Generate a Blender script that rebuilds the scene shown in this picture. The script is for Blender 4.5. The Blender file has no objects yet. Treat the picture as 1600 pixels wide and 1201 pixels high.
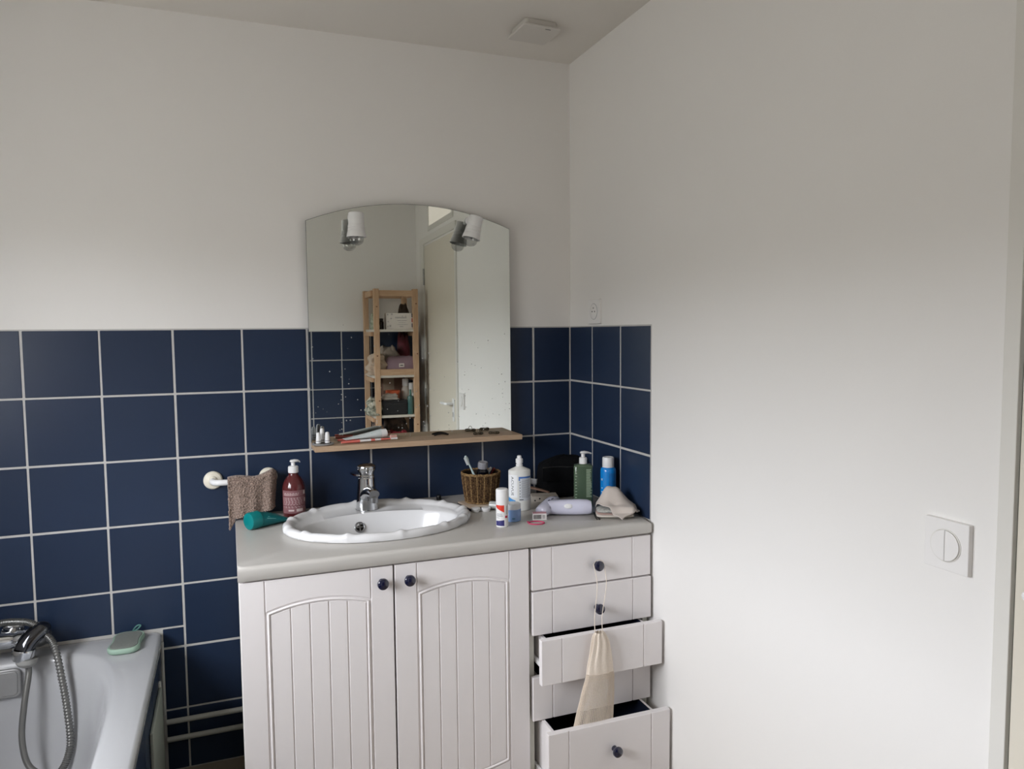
import bpy, bmesh, math, random
from mathutils import Vector, Matrix, Euler, noise as mnoise
random.seed(7)
PI = math.pi
sc = bpy.context.scene
COL = sc.collection

# ------------------------------------------------------------------ camera
cam_d = bpy.data.cameras.new('camera')
cam = bpy.data.objects.new('camera', cam_d)
COL.objects.link(cam)
sc.camera = cam
cam_d.sensor_fit = 'HORIZONTAL'
cam_d.sensor_width = 36.0
cam_d.lens = 1154.29 / 1600.0 * 36.0
cam_d.clip_start = 0.02
YAW, PITCH, ROLL = 0.36606, -0.070265, -0.009055
_f = Vector((math.sin(YAW) * math.cos(PITCH), math.cos(YAW) * math.cos(PITCH), math.sin(PITCH)))
_r = Vector((math.cos(YAW), -math.sin(YAW), 0))
_u = _r.cross(_f)
_r2 = _r * math.cos(ROLL) + _u * math.sin(ROLL)
_u2 = -_r * math.sin(ROLL) + _u * math.cos(ROLL)
_m = Matrix((_r2, _u2, -_f)).transposed().to_4x4()
_m.translation = Vector((-1.19044, -2.4978, 1.37994))
cam.matrix_world = _m

# ------------------------------------------------------------------ world: an overcast sky over darker ground
SKY = 9.0
w = bpy.data.worlds.new('overcast_sky')
sc.world = w
w.use_nodes = True
nt = w.node_tree
nt.nodes.clear()
n_out = nt.nodes.new('ShaderNodeOutputWorld')
n_bg = nt.nodes.new('ShaderNodeBackground')
n_tc = nt.nodes.new('ShaderNodeTexCoord')
n_sep = nt.nodes.new('ShaderNodeSeparateXYZ')
n_ramp = nt.nodes.new('ShaderNodeValToRGB')
n_map = nt.nodes.new('ShaderNodeMapRange')
n_map.inputs['From Min'].default_value = -1
n_map.inputs['From Max'].default_value = 1
nt.links.new(n_tc.outputs['Generated'], n_sep.inputs[0])
nt.links.new(n_sep.outputs['Z'], n_map.inputs['Value'])
nt.links.new(n_map.outputs[0], n_ramp.inputs[0])
cr = n_ramp.color_ramp
# overcast sky above a skyline of trees and houses that stands about 8 degrees high
cr.elements[0].position = 0.55
cr.elements[0].color = (0.177, 0.176, 0.163, 1)
cr.elements[1].position = 0.58
cr.elements[1].color = (0.88, 0.91, 0.97, 1)
e = cr.elements.new(0.8)
e.color = (0.97, 0.985, 1.02, 1)
nt.links.new(n_ramp.outputs[0], n_bg.inputs['Color'])
n_bg.inputs['Strength'].default_value = SKY
nt.links.new(n_bg.outputs[0], n_out.inputs[0])

# window opening in the left wall (daylight comes from here); sky portal in the opening
WIN_Y0, WIN_Y1, WIN_Z0, WIN_Z1 = -1.96, -0.66, 0.95, 1.91
LEFT_X = -2.22
portal_d = bpy.data.lights.new('window_portal', 'AREA')
portal_d.shape = 'RECTANGLE'
portal_d.size = WIN_Z1 - WIN_Z0
portal_d.size_y = WIN_Y1 - WIN_Y0
portal_d.cycles.is_portal = True
portal = bpy.data.objects.new('window_portal', portal_d)
COL.objects.link(portal)
portal.location = (LEFT_X - 0.16, (WIN_Y0 + WIN_Y1) / 2, (WIN_Z0 + WIN_Z1) / 2)
portal.rotation_euler = (0, -PI / 2, 0)

sc.view_settings.view_transform = 'Standard'
sc.view_settings.look = 'None'
sc.view_settings.gamma = 1.0
sc.view_settings.use_curve_mapping = False
sc.view_settings.exposure = 1.40
sc.cycles.use_denoising = True
sc.cycles.max_bounces = 14
sc.cycles.diffuse_bounces = 8
sc.cycles.glossy_bounces = 6
sc.cycles.transmission_bounces = 8
sc.cycles.transparent_max_bounces = 12
sc.cycles.sample_clamp_indirect = 6.0
sc.cycles.caustics_reflective = False
sc.cycles.caustics_refractive = False

# ------------------------------------------------------------------ materials
def lin(c):
    o = []
    for v in c:
        v /= 255.0
        o.append(v / 12.92 if v <= 0.04045 else ((v + 0.055) / 1.055) ** 2.4)
    return (*o, 1.0)

MATS = {}
def mat(name, rgb, rough=0.5, metal=0.0, spec=0.5, var=0.0, vscale=20.0, bump=0.0, bscale=60.0, stretch=None,
        trans=0.0, coat=0.0, emit=None, estr=0.0, rgb2=None, sheen=0.0, sss=0.0, ior=1.45):
    if name in MATS:
        return MATS[name]
    m = bpy.data.materials.new(name)
    m.use_nodes = True
    t = m.node_tree
    p = t.nodes['Principled BSDF']
    c = lin(rgb)
    p.inputs['Base Color'].default_value = c
    p.inputs['Roughness'].default_value = rough
    p.inputs['Metallic'].default_value = metal
    p.inputs['Specular IOR Level'].default_value = spec
    p.inputs['IOR'].default_value = ior
    p.inputs['Transmission Weight'].default_value = trans
    p.inputs['Coat Weight'].default_value = coat
    p.inputs['Coat Roughness'].default_value = 0.08
    if sheen:
        p.inputs['Sheen Weight'].default_value = sheen
    if emit:
        p.inputs['Emission Color'].default_value = lin(emit)
        p.inputs['Emission Strength'].default_value = estr
    tc = t.nodes.new('ShaderNodeTexCoord')
    src = tc.outputs['Object']
    if stretch:
        mp = t.nodes.new('ShaderNodeMapping')
        mp.inputs['Scale'].default_value = stretch
        t.links.new(src, mp.inputs['Vector'])
        src = mp.outputs['Vector']
    if var or rgb2:
        nz = t.nodes.new('ShaderNodeTexNoise')
        nz.inputs['Scale'].default_value = vscale
        nz.inputs['Detail'].default_value = 5
        t.links.new(src, nz.inputs['Vector'])
        mx = t.nodes.new('ShaderNodeMix')
        mx.data_type = 'RGBA'
        if rgb2:
            c2 = lin(rgb2)
            rp = t.nodes.new('ShaderNodeMapRange')
            rp.inputs['From Min'].default_value = 0.38
            rp.inputs['From Max'].default_value = 0.62
            t.links.new(nz.outputs['Fac'], rp.inputs['Value'])
            t.links.new(rp.outputs[0], mx.inputs['Factor'])
            mx.inputs['A'].default_value = c
        else:
            c2 = tuple(min(1, v * (1 + var)) for v in c[:3]) + (1,)
            mx.inputs['A'].default_value = tuple(v * (1 - var) for v in c[:3]) + (1,)
            t.links.new(nz.outputs['Fac'], mx.inputs['Factor'])
        mx.inputs['B'].default_value = c2
        t.links.new(mx.outputs['Result'], p.inputs['Base Color'])
    if bump:
        nb = t.nodes.new('ShaderNodeTexNoise')
        nb.inputs['Scale'].default_value = bscale
        nb.inputs['Detail'].default_value = 4
        t.links.new(src, nb.inputs['Vector'])
        bp = t.nodes.new('ShaderNodeBump')
        bp.inputs['Strength'].default_value = bump
        bp.inputs['Distance'].default_value = 0.002
        t.links.new(nb.outputs['Fac'], bp.inputs['Height'])
        t.links.new(bp.outputs['Normal'], p.inputs['Normal'])
    MATS[name] = m
    return m

PAINT = mat('wall_paint', (231, 229, 226), 0.75, spec=0.25, var=0.012, vscale=3, bump=0.06, bscale=160)
CEILP = mat('ceiling_paint', (222, 218, 212), 0.85, spec=0.15, var=0.012, vscale=3, bump=0.05, bscale=120)
FLOORM = mat('floor_vinyl', (150, 138, 124), 0.55, var=0.12, vscale=8)
GROUT = mat('grout', (188, 186, 183), 0.85, spec=0.2, var=0.12, vscale=25)
TILES = [mat('navy_tile_%d' % i, c, 0.30, spec=0.42, var=0.05, vscale=9, bump=0.05, bscale=30)
         for i, c in enumerate([(34, 47, 70), (32, 45, 68), (36, 49, 72)])]
CABW = mat('cabinet_white', (229, 225, 225), 0.42, spec=0.4, var=0.015, vscale=12)
CARC = mat('carcass_white', (205, 206, 196), 0.5, spec=0.35)
WORKT = mat("worktop_laminate", (192, 189, 184), 0.32, spec=0.45, var=0.02, vscale=10)
CERAM = mat('white_ceramic', (216, 216, 217), 0.17, spec=0.5)
ENAMEL = mat("bath_enamel", (180, 181, 184), 0.16, spec=0.55, coat=0.2)
CHROME = mat('chrome', (205, 207, 210), 0.10, metal=1.0)
CHROMED = mat('scaled_chrome', (150, 151, 153), 0.34, metal=1.0, var=0.2, vscale=40)
KNOB = mat('navy_knob', (18, 21, 48), 0.10, spec=0.7, coat=0.6)
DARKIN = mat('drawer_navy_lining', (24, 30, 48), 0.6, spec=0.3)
WPLAST = mat('white_plastic', (228, 228, 228), 0.35, spec=0.5)
FITW = mat('fitting_white', (231, 229, 227), 0.35, spec=0.4)
CREAM = mat('cream_plastic', (226, 220, 204), 0.3, spec=0.5)
BLACKP = mat('black_plastic', (14, 14, 16), 0.4)
BLACKF = mat('black_fabric', (9, 10, 13), 0.85, spec=0.2, bump=0.4, bscale=200)
PIPEW = mat('pipe_paint', (176, 174, 168), 0.5, var=0.1, vscale=30)
OAK = mat('shelf_oak', (186, 160, 134), 0.5, spec=0.3, rgb2=(174, 147, 121), vscale=14, stretch=(1, 14, 14), bump=0.1, bscale=60)
PINE = mat('pine_wood', (200, 168, 138), 0.55, spec=0.3, rgb2=(186, 152, 122), vscale=10, stretch=(10, 10, 1))
PINEH = mat('pine_wood_flat', (200, 168, 138), 0.55, spec=0.3, rgb2=(186, 152, 122), vscale=10, stretch=(1, 10, 10))
DOORP = mat('door_paint', (214, 208, 194), 0.45, spec=0.4, var=0.02, vscale=6)
CASING = mat('casing_paint', (218, 216, 210), 0.4, spec=0.4)
STEEL = mat('hinge_steel', (150, 150, 148), 0.35, metal=1.0)
INK = mat('dark_print', (40, 42, 46), 0.6)
INKG = mat('grey_print', (128, 130, 136), 0.6)

def glass_mat(name, rgb=(255, 255, 255), fac=0.08):
    m = bpy.data.materials.new(name)
    m.use_nodes = True
    t = m.node_tree
    t.nodes.clear()
    o = t.nodes.new('ShaderNodeOutputMaterial')
    a = t.nodes.new('ShaderNodeBsdfTransparent')
    a.inputs[0].default_value = lin(rgb)
    g = t.nodes.new('ShaderNodeBsdfGlossy')
    g.inputs['Roughness'].default_value = 0.02
    x = t.nodes.new('ShaderNodeMixShader')
    x.inputs[0].default_value = fac
    t.links.new(a.outputs[0], x.inputs[1])
    t.links.new(g.outputs[0], x.inputs[2])
    t.links.new(x.outputs[0], o.inputs[0])
    return m
WGLASS = glass_mat('window_glass')
BULBG = glass_mat('bulb_glass', (232, 232, 232), 0.14)

def mirror_mat():
    m = bpy.data.materials.new('mirror_silver')
    m.use_nodes = True
    t = m.node_tree
    p = t.nodes['Principled BSDF']
    p.inputs['Base Color'].default_value = (0.80, 0.83, 0.80, 1)
    p.inputs['Metallic'].default_value = 1.0
    p.inputs['Roughness'].default_value = 0.012
    tc = t.nodes.new('ShaderNodeTexCoord')
    vo = t.nodes.new('ShaderNodeTexVoronoi')
    vo.inputs['Scale'].default_value = 80
    t.links.new(tc.outputs['Object'], vo.inputs['Vector'])
    th = t.nodes.new('ShaderNodeMath'); th.operation = 'LESS_THAN'; th.inputs[1].default_value = 0.17
    t.links.new(vo.outputs['Distance'], th.inputs[0])
    sepc = t.nodes.new('ShaderNodeSeparateColor')
    t.links.new(vo.outputs['Color'], sepc.inputs[0])
    sep = t.nodes.new('ShaderNodeSeparateXYZ')
    t.links.new(tc.outputs['Object'], sep.inputs[0])
    # splashes get rarer with height above the shelf
    mr = t.nodes.new('ShaderNodeMapRange')
    mr.inputs['From Min'].default_value = 0.0; mr.inputs['From Max'].default_value = 0.42
    mr.inputs['To Min'].default_value = 0.50; mr.inputs['To Max'].default_value = 0.0
    t.links.new(sep.outputs['Z'], mr.inputs['Value'])
    lt = t.nodes.new('ShaderNodeMath'); lt.operation = 'LESS_THAN'
    t.links.new(sepc.outputs[0], lt.inputs[0]); t.links.new(mr.outputs[0], lt.inputs[1])
    an = t.nodes.new('ShaderNodeMath'); an.operation = 'MULTIPLY'
    t.links.new(th.outputs[0], an.inputs[0]); t.links.new(lt.outputs[0], an.inputs[1])
    d = t.nodes.new('ShaderNodeBsdfDiffuse'); d.inputs[0].default_value = (0.55, 0.55, 0.53, 1)
    mx = t.nodes.new('ShaderNodeMixShader')
    an2 = t.nodes.new('ShaderNodeMath'); an2.operation = 'MULTIPLY'; an2.inputs[1].default_value = 0.6
    t.links.new(an.outputs[0], an2.inputs[0])
    t.links.new(an2.outputs[0], mx.inputs[0])
    t.links.new(p.outputs[0], mx.inputs[1]); t.links.new(d.outputs[0], mx.inputs[2])
    t.links.new(mx.outputs[0], t.nodes['Material Output'].inputs['Surface'])
    return m
MIRROR = mirror_mat()

# ------------------------------------------------------------------ mesh helpers
class MB:
    """collects shapes; build() links them as one mesh object"""
    def __init__(s):
        s.v, s.f, s.mi, s.k = [], [], [], 0
        s.cap = 180
    def mat(s, k):
        s.k = k; return s
    def add(s, vs, fs, M=None):
        o = len(s.v)
        s.v += [tuple(M @ Vector(p)) for p in vs] if M else [tuple(p) for p in vs]
        for f in fs:
            s.f.append([i + o for i in f]); s.mi.append(s.k)
        return s
    def bm(s, b, M=None):
        b.verts.index_update()
        s.add([v.co[:] for v in b.verts], [[v.index for v in f.verts] for f in b.faces], M)
        b.free(); return s
    def box(s, lo, hi, bev=0.0, seg=2, M=None):
        b = bmesh.new()
        bmesh.ops.create_cube(b, size=1)
        for v in b.verts:
            v.co = Vector([(lo[i] + hi[i]) / 2 + v.co[i] * (hi[i] - lo[i]) for i in range(3)])
        if bev:
            s.cap = min(s.cap, 16)
            bmesh.ops.bevel(b, geom=list(b.edges), offset=bev, segments=seg, affect='EDGES', profile=0.5)
        return s.bm(b, M)
    def lathe(s, prof, n=32, M=None, sx=1.0, sy=1.0, a0=0.0):
        vs, fs = [], []
        for r, z in prof:
            for k in range(n):
                a = a0 + 2 * PI * k / n
                vs.append((r * math.cos(a) * sx, r * math.sin(a) * sy, z))
        for i in range(len(prof) - 1):
            for k in range(n):
                k2 = (k + 1) % n
                fs.append((i * n + k, i * n + k2, (i + 1) * n + k2, (i + 1) * n + k))
        if prof[0][0] > 1e-6: fs.append(tuple(reversed(range(n))))
        if prof[-1][0] > 1e-6: fs.append(tuple(range((len(prof) - 1) * n, len(prof) * n)))
        return s.add(vs, fs, M)
    def loft(s, loops, close=True, cap0=False, cap1=False, M=None):
        n = len(loops[0]); vs = [p for l in loops for p in l]; fs = []
        for i in range(len(loops) - 1):
            for k in range(n if close else n - 1):
                k2 = (k + 1) % n
                fs.append((i * n + k, i * n + k2, (i + 1) * n + k2, (i + 1) * n + k))
        if cap0: fs.append(tuple(reversed(range(n))))
        if cap1: fs.append(tuple(range((len(loops) - 1) * n, len(loops) * n)))
        return s.add(vs, fs, M)
    def grid(s, fn, nu, nv, M=None):
        vs = [fn(i / nu, j / nv) for j in range(nv + 1) for i in range(nu + 1)]
        fs = [(j * (nu + 1) + i, j * (nu + 1) + i + 1, (j + 1) * (nu + 1) + i + 1, (j + 1) * (nu + 1) + i)
              for j in range(nv) for i in range(nu)]
        return s.add(vs, fs, M)
    def tube(s, pts, r, n=12, cap=True, M=None, flat=1.0):
        pts = [Vector(p) for p in pts]; m = len(pts); loops = []
        rr = r if isinstance(r, (list, tuple)) else [r] * m
        t0 = (pts[1] - pts[0]).normalized()
        up = Vector((0, 0, 1)) if abs(t0.z) < 0.9 else Vector((0, 1, 0))
        x = t0.cross(up).normalized()
        for i in range(m):
            t = (pts[min(i + 1, m - 1)] - pts[max(i - 1, 0)]).normalized()
            x = (x - t * x.dot(t)).normalized(); y = t.cross(x)
            loops.append([tuple(pts[i] + (x * math.cos(2 * PI * k / n) + y * math.sin(2 * PI * k / n) * flat) * rr[i]) for k in range(n)])
        return s.loft(loops, True, cap, cap, M)
    def prism(s, pts, d0, d1, axis='y', bev=0.0, M=None, seg=2):
        """closed 2-D outline (a, b) extruded along axis from d0 to d1"""
        def P(a, b, d):
            return {'y': (a, d, b), 'x': (d, a, b), 'z': (a, b, d)}[axis]
        b = bmesh.new()
        v0 = [b.verts.new(P(p[0], p[1], d0)) for p in pts]
        v1 = [b.verts.new(P(p[0], p[1], d1)) for p in pts]
        n = len(pts)
        fa = b.faces.new(v0); fb = b.faces.new(v1)
        for k in range(n):
            b.faces.new((v0[k], v0[(k + 1) % n], v1[(k + 1) % n], v1[k]))
        bmesh.ops.recalc_face_normals(b, faces=list(b.faces))
        if bev:
            s.cap = min(s.cap, 20)
            bmesh.ops.bevel(b, geom=list(fa.edges) + list(fb.edges), offset=bev, segments=seg, affect='EDGES', profile=0.5)
        return s.bm(b, M)
    def build(s, name, mats, parent=None, smooth=28, loc=None, rot=None, recalc=True):
        me = bpy.data.meshes.new(name)
        me.from_pydata(s.v, [], s.f)
        mats = mats if isinstance(mats, (list, tuple)) else [mats]
        for m in mats: me.materials.append(m)
        if len(mats) > 1: me.polygons.foreach_set('material_index', s.mi)
        if recalc:
            b = bmesh.new(); b.from_mesh(me)
            bmesh.ops.recalc_face_normals(b, faces=list(b.faces))
            b.to_mesh(me); b.free()
        if smooth:
            me.shade_smooth()
            me.set_sharp_from_angle(angle=math.radians(min(smooth, s.cap)))
        me.update()
        o = bpy.data.objects.new(name, me)
        COL.objects.link(o)
        if parent: o.parent = parent
        if loc: o.location = loc
        if rot: o.rotation_euler = rot
        return o

def tag(o, label, cat, group=None, kind=None):
    if label: o['label'] = label
    if cat: o['category'] = cat
    if group: o['group'] = group
    if kind: o['kind'] = kind
    return o
def thing(name, label, cat, loc=(0, 0, 0), rot=(0, 0, 0), group=None):
    o = bpy.data.objects.new(name, None)
    o.empty_display_size = 0.05
    COL.objects.link(o)
    o.location = loc; o.rotation_euler = rot
    return tag(o, label, cat, group)
def struct(o, label):
    o['kind'] = 'structure'; o['label'] = label
    return o
def copy_tree(o, parent=None):
    c = o.copy(); COL.objects.link(c); c.parent = parent
    for ch in o.children: copy_tree(ch, c)
    return c
def T(x=0, y=0, z=0, rx=0, ry=0, rz=0):
    return Matrix.Translation((x, y, z)) @ Euler((rx, ry, rz)).to_matrix().to_4x4()
def arc(cx, cy, r, a0, a1, n):
    return [(cx + r * math.cos(a0 + (a1 - a0) * i / n), cy + r * math.sin(a0 + (a1 - a0) * i / n)) for i in range(n + 1)]
def rrect(x0, y0, x1, y1, r, n=5):
    return (arc(x1 - r, y0 + r, r, -PI / 2, 0, n) + arc(x1 - r, y1 - r, r, 0, PI / 2, n)
            + arc(x0 + r, y1 - r, r, PI / 2, PI, n) + arc(x0 + r, y0 + r, r, PI, 1.5 * PI, n))
def catmull(P, k=8):
    P = [Vector(p) for p in P]; out = []
    for i in range(len(P) - 1):
        a, b, c, d = P[max(i - 1, 0)], P[i], P[i + 1], P[min(i + 2, len(P) - 1)]
        for j in range(k):
            t = j / k
            out.append(0.5 * ((2 * b) + (c - a) * t + (2 * a - 5 * b + 4 * c - d) * t * t + (3 * b - a - 3 * c + d) * t ** 3))
    out.append(P[-1]); return out
def text_geo(body, size):
    """flat lettering as (verts, faces), centred on the origin in the x-y plane"""
    c = bpy.data.curves.new('lettering', 'FONT')
    c.body = body; c.size = size; c.align_x = 'CENTER'; c.align_y = 'CENTER'; c.resolution_u = 3
    o = bpy.data.objects.new('lettering', c); COL.objects.link(o)
    bpy.context.view_layer.update()
    me = bpy.data.meshes.new_from_object(o.evaluated_get(bpy.context.evaluated_depsgraph_get()))
    vs = [v.co[:] for v in me.vertices]; fs = [list(p.vertices) for p in me.polygons]
    bpy.data.objects.remove(o); bpy.data.curves.remove(c); bpy.data.meshes.remove(me)
    return vs, fs
def cyl_patch(mb, r, a0, a1, z0, z1, n=12, sx=1, sy=1, z0b=None, z1b=None):
    """a label patch wrapped on a cylinder; z0b / z1b slope the edges"""
    z0b = z0 if z0b is None else z0b; z1b = z1 if z1b is None else z1b
    def fn(u, v):
        a = a0 + (a1 - a0) * u
        lo = z0 + (z0b - z0) * u; hi = z1 + (z1b - z1) * u
        return (r * math.cos(a) * sx, r * math.sin(a) * sy, lo + (hi - lo) * v)
    return mb.grid(fn, n, 1)
CAMXY = Vector((-1.19044, -2.4978))

# ------------------------------------------------------------------ the setting
H = 2.35
FRONT_Y = -2.75
PL = 0.003                       # plaster plane behind the tile faces
b = MB().box((LEFT_X - 0.15, FRONT_Y - 0.15, -0.1), (0.2, 0.2, 0.0))
struct(b.build('floor', FLOORM), 'beige vinyl floor glimpsed between bath and vanity')
b = MB().box((LEFT_X - 0.15, FRONT_Y - 0.15, H), (0.2, 0.2, H + 0.1))
struct(b.build('ceiling', CEILP), 'plain white painted ceiling')
b = MB().box((LEFT_X - 0.15, PL, 0), (0.15, 0.15, H))
wall_back = struct(b.build('wall_back', PAINT), 'white wall with navy tiles below, behind the basin and mirror')
DY0, DY1, DZ = -2.49, -1.684, 1.965      # doorway in the right wall
TZ0, TZ1, TY0, TY1 = 2.08, 2.29, -2.33, -1.75
b = MB()
b.box((PL, DY1, 0), (0.12, PL, H))
b.box((PL, FRONT_Y - PL, 0), (0.12, DY0, H))
b.box((PL, DY0, DZ), (0.12, DY1, TZ0)); b.box((PL, DY0, TZ1), (0.12, DY1, H))
b.box((PL, DY0, TZ0), (0.12, TY0, TZ1)); b.box((PL, TY1, TZ0), (0.12, DY1, TZ1))
wall_right = struct(b.build('wall_right', PAINT), 'white wall on the right with light switch and small tiled corner')
b = MB()
b.box((LEFT_X - 0.15, FRONT_Y, 0), (LEFT_X, WIN_Y0, H)); b.box((LEFT_X - 0.15, WIN_Y1, 0), (LEFT_X, PL, H))
b.box((LEFT_X - 0.15, WIN_Y0, 0), (LEFT_X, WIN_Y1, WIN_Z0)); b.box((LEFT_X - 0.15, WIN_Y0, WIN_Z1), (LEFT_X, WIN_Y1, H))
struct(b.build('wall_left', PAINT), 'white wall along the bath holding the window')
b = MB().box((LEFT_X - 0.15, FRONT_Y - 0.15, 0), (0.15, FRONT_Y - PL, H))
wall_front = struct(b.build('wall_front', PAINT), 'white wall with navy tiles seen in the mirror')

# window in the left wall
b = MB()
x0, x1 = LEFT_X - 0.11, LEFT_X - 0.05
for lo, hi in (((x0, WIN_Y0, WIN_Z0), (x1, WIN_Y0 + 0.05, WIN_Z1)), ((x0, WIN_Y1 - 0.05, WIN_Z0), (x1, WIN_Y1, WIN_Z1)),
               ((x0, WIN_Y0, WIN_Z0), (x1, WIN_Y1, WIN_Z0 + 0.05)), ((x0, WIN_Y0, WIN_Z1 - 0.05), (x1, WIN_Y1, WIN_Z1)),
               ((x0, (WIN_Y0 + WIN_Y1) / 2 - 0.035, WIN_Z0), (x1, (WIN_Y0 + WIN_Y1) / 2 + 0.035, WIN_Z1))):
    b.box(lo, hi, 0.004)
win = struct(b.build('window_1', WPLAST), 'white casement window letting in the daylight')
for ya, yb in ((WIN_Y0 + 0.05, (WIN_Y0 + WIN_Y1) / 2 - 0.035), ((WIN_Y0 + WIN_Y1) / 2 + 0.035, WIN_Y1 - 0.05)):
    MB().box((x0 + 0.028, ya, WIN_Z0 + 0.05), (x0 + 0.032, yb, WIN_Z1 - 0.05)).build('pane', WGLASS, win, 0)

# ---- tiles: every tile its own mesh object, full tiles share mesh data
G = 0.0064
TILE_MESH = {}
def tile_mesh(wd, ht, k):
    key = (round(wd, 4), round(ht, 4), k)
    if key not in TILE_MESH:
        mb = MB().box((-wd / 2, 0, -ht / 2), (wd / 2, PL, ht / 2), 0.0013, 1)
        o = mb.build('tile', TILES[k], None, 0)
        TILE_MESH[key] = o.data
        bpy.data.objects.remove(o)
    return TILE_MESH[key]
def put_tile(parent, side, a0, a1, z0, z1):
    g = G / 2
    wd, ht = (a1 - a0) - G, (z1 - z0) - G
    if wd < 0.01 or ht < 0.01: return
    o = bpy.data.objects.new('tile', tile_mesh(wd, ht, random.randrange(3)))
    COL.objects.link(o); o.parent = parent
    ca, cz = (a0 + a1) / 2, (z0 + z1) / 2
    j = lambda: random.uniform(-0.0006, 0.0006)
    if side == 'back': o.location = (ca + j(), 0, cz + j())
    elif side == 'front': o.location = (ca + j(), FRONT_Y, cz + j()); o.rotation_euler = (0, 0, PI)
    elif side == 'right': o.location = (0, ca + j(), cz + j()); o.rotation_euler = (0, 0, -PI / 2)
    elif side == 'panel': o.location = (-1.4185, ca + j(), cz + j()); o.rotation_euler = (0, 0, PI / 2)
ZR = [1.4 - 0.2 * i for i in range(8)]
XC = [0.0] + [-0.1483 - 0.2 * i for i in range(11)] + [LEFT_X]
gb = MB().box((LEFT_X, 0.0014, 0.0), (-0.0, PL + 0.001, 1.401))
gb.build('grout', GROUT, wall_back, 0)
for c in range(len(XC) - 1):
    xr, xl = XC[c], XC[c + 1]
    for r in range(7):
        zt, zb = ZR[r], ZR[r + 1]
        if xl > -1.16 and zt < 0.75: continue            # behind the vanity
        if xr < -1.34:                                   # the columns that meet the bath rim
            if r == 4: put_tile(wall_back, 'back', xl, xr, 0.465, zt); continue
            if r > 4 and xr < -1.36: continue
            if r > 4:
                if r == 5: put_tile(wall_back, 'back', -1.414, xr, zb, zt)
                else: put_tile(wall_back, 'back', -1.414, xr, zb, zt)
                continue
        put_tile(wall_back, 'back', xl, xr, zb, zt)
put_tile(wall_back, 'back', -1.414, -1.348, 0.4, 0.465)
gb = MB().box((0.0014, -0.565, 0.78), (PL + 0.001, 0.0, 1.401))
gb.build('grout', GROUT, wall_right, 0)
YC = [0.0, -0.1794, -0.3794, -0.5653]
for c in range(3):
    for r in range(3):
        put_tile(wall_right, 'right', YC[c + 1], YC[c], max(ZR[r + 1], 0.8), ZR[r])
gb = MB().box((-1.4, FRONT_Y - PL - 0.001, 0), (0, FRONT_Y - 0.0014, 1.401))
gb.build('grout', GROUT, wall_front, 0)
FC = [0.0] + [-0.132 - 0.2 * i for i in range(6)]
for c in range(6):
    for r in range(7):
        put_tile(wall_front, 'front', FC[c + 1], FC[c], ZR[r + 1], ZR[r])

# ---- door in the right wall, seen in the mirror and at the right edge of the frame
def door():
    b = MB()
    b.box((-0.007, DY1, 0), (0.11, DY1 + 0.027, DZ + 0.055), 0.0015)
    b.box((-0.007, DY0 - 0.10, 0), (0.11, DY0, DZ + 0.055), 0.002)
    b.box((-0.007, DY0, DZ + 0.012), (0.11, DY1 + 0.002, DZ + 0.055), 0.002)
    d = struct(b.build('door_1', CASING), 'cream painted bathroom door, slightly ajar, with its white frame')
    leaf_e = MB().box((0.0, 0.004, 0.012), (0.04, DY1 - DY0 - 0.006, DZ - 0.002), 0.0015)
    leaf = leaf_e.build('door_leaf', DOORP, d, loc=(0.001, DY0, 0), rot=(0, 0, math.radians(0.45)))
    W = DY1 - DY0
    hb = MB()
    hb.box((-0.006, W - 0.075, 0.86), (0.001, W - 0.035, 0.995), 0.002)
    hb.tube([(0, W - 0.055, 0.965), (-0.045, W - 0.055, 0.965), (-0.052, W - 0.065, 0.965), (-0.054, W - 0.16, 0.963)], 0.008, 10)
    hb.build('door_handle', WPLAST, leaf)
    kb = MB().box((-0.0075, W - 0.058, 0.885), (-0.0055, W - 0.052, 0.915), 0.0008)
    kb.build('keyhole', BLACKP, leaf)
    for z in (1.76, 0.95, 0.25):
        q = MB()
        q.lathe([(0.007, -0.055), (0.007, -0.003), (0.005, -0.002), (0.005, 0.002), (0.007, 0.003), (0.007, 0.055)], 12, M=T(-0.004, DY0 + 0.002, z))
        q.build('hinge', STEEL, d)
door()
b = MB()
for lo, hi in (((-0.004, TY0 - 0.03, TZ0 - 0.03), (0.05, TY0, TZ1 + 0.02)), ((-0.004, TY1, TZ0 - 0.03), (0.05, TY1 + 0.03, TZ1 + 0.02)),
               ((-0.004, TY0, TZ0 - 0.03), (0.05, TY1, TZ0)), ((-0.004, TY0, TZ1), (0.05, TY1, TZ1 + 0.02))):
    b.box(lo, hi, 0.002)
tw = struct(b.build('window_2', CASING), 'small transom window above the door, lit from the hallway')
FROST = mat('transom_frosted_glass', (226, 220, 210), 0.5, emit=(255, 246, 234), estr=0.12)
MB().box((0.0, TY0, TZ0), (0.005, TY1, TZ1)).build('pane', FROST, tw, 0)

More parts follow.
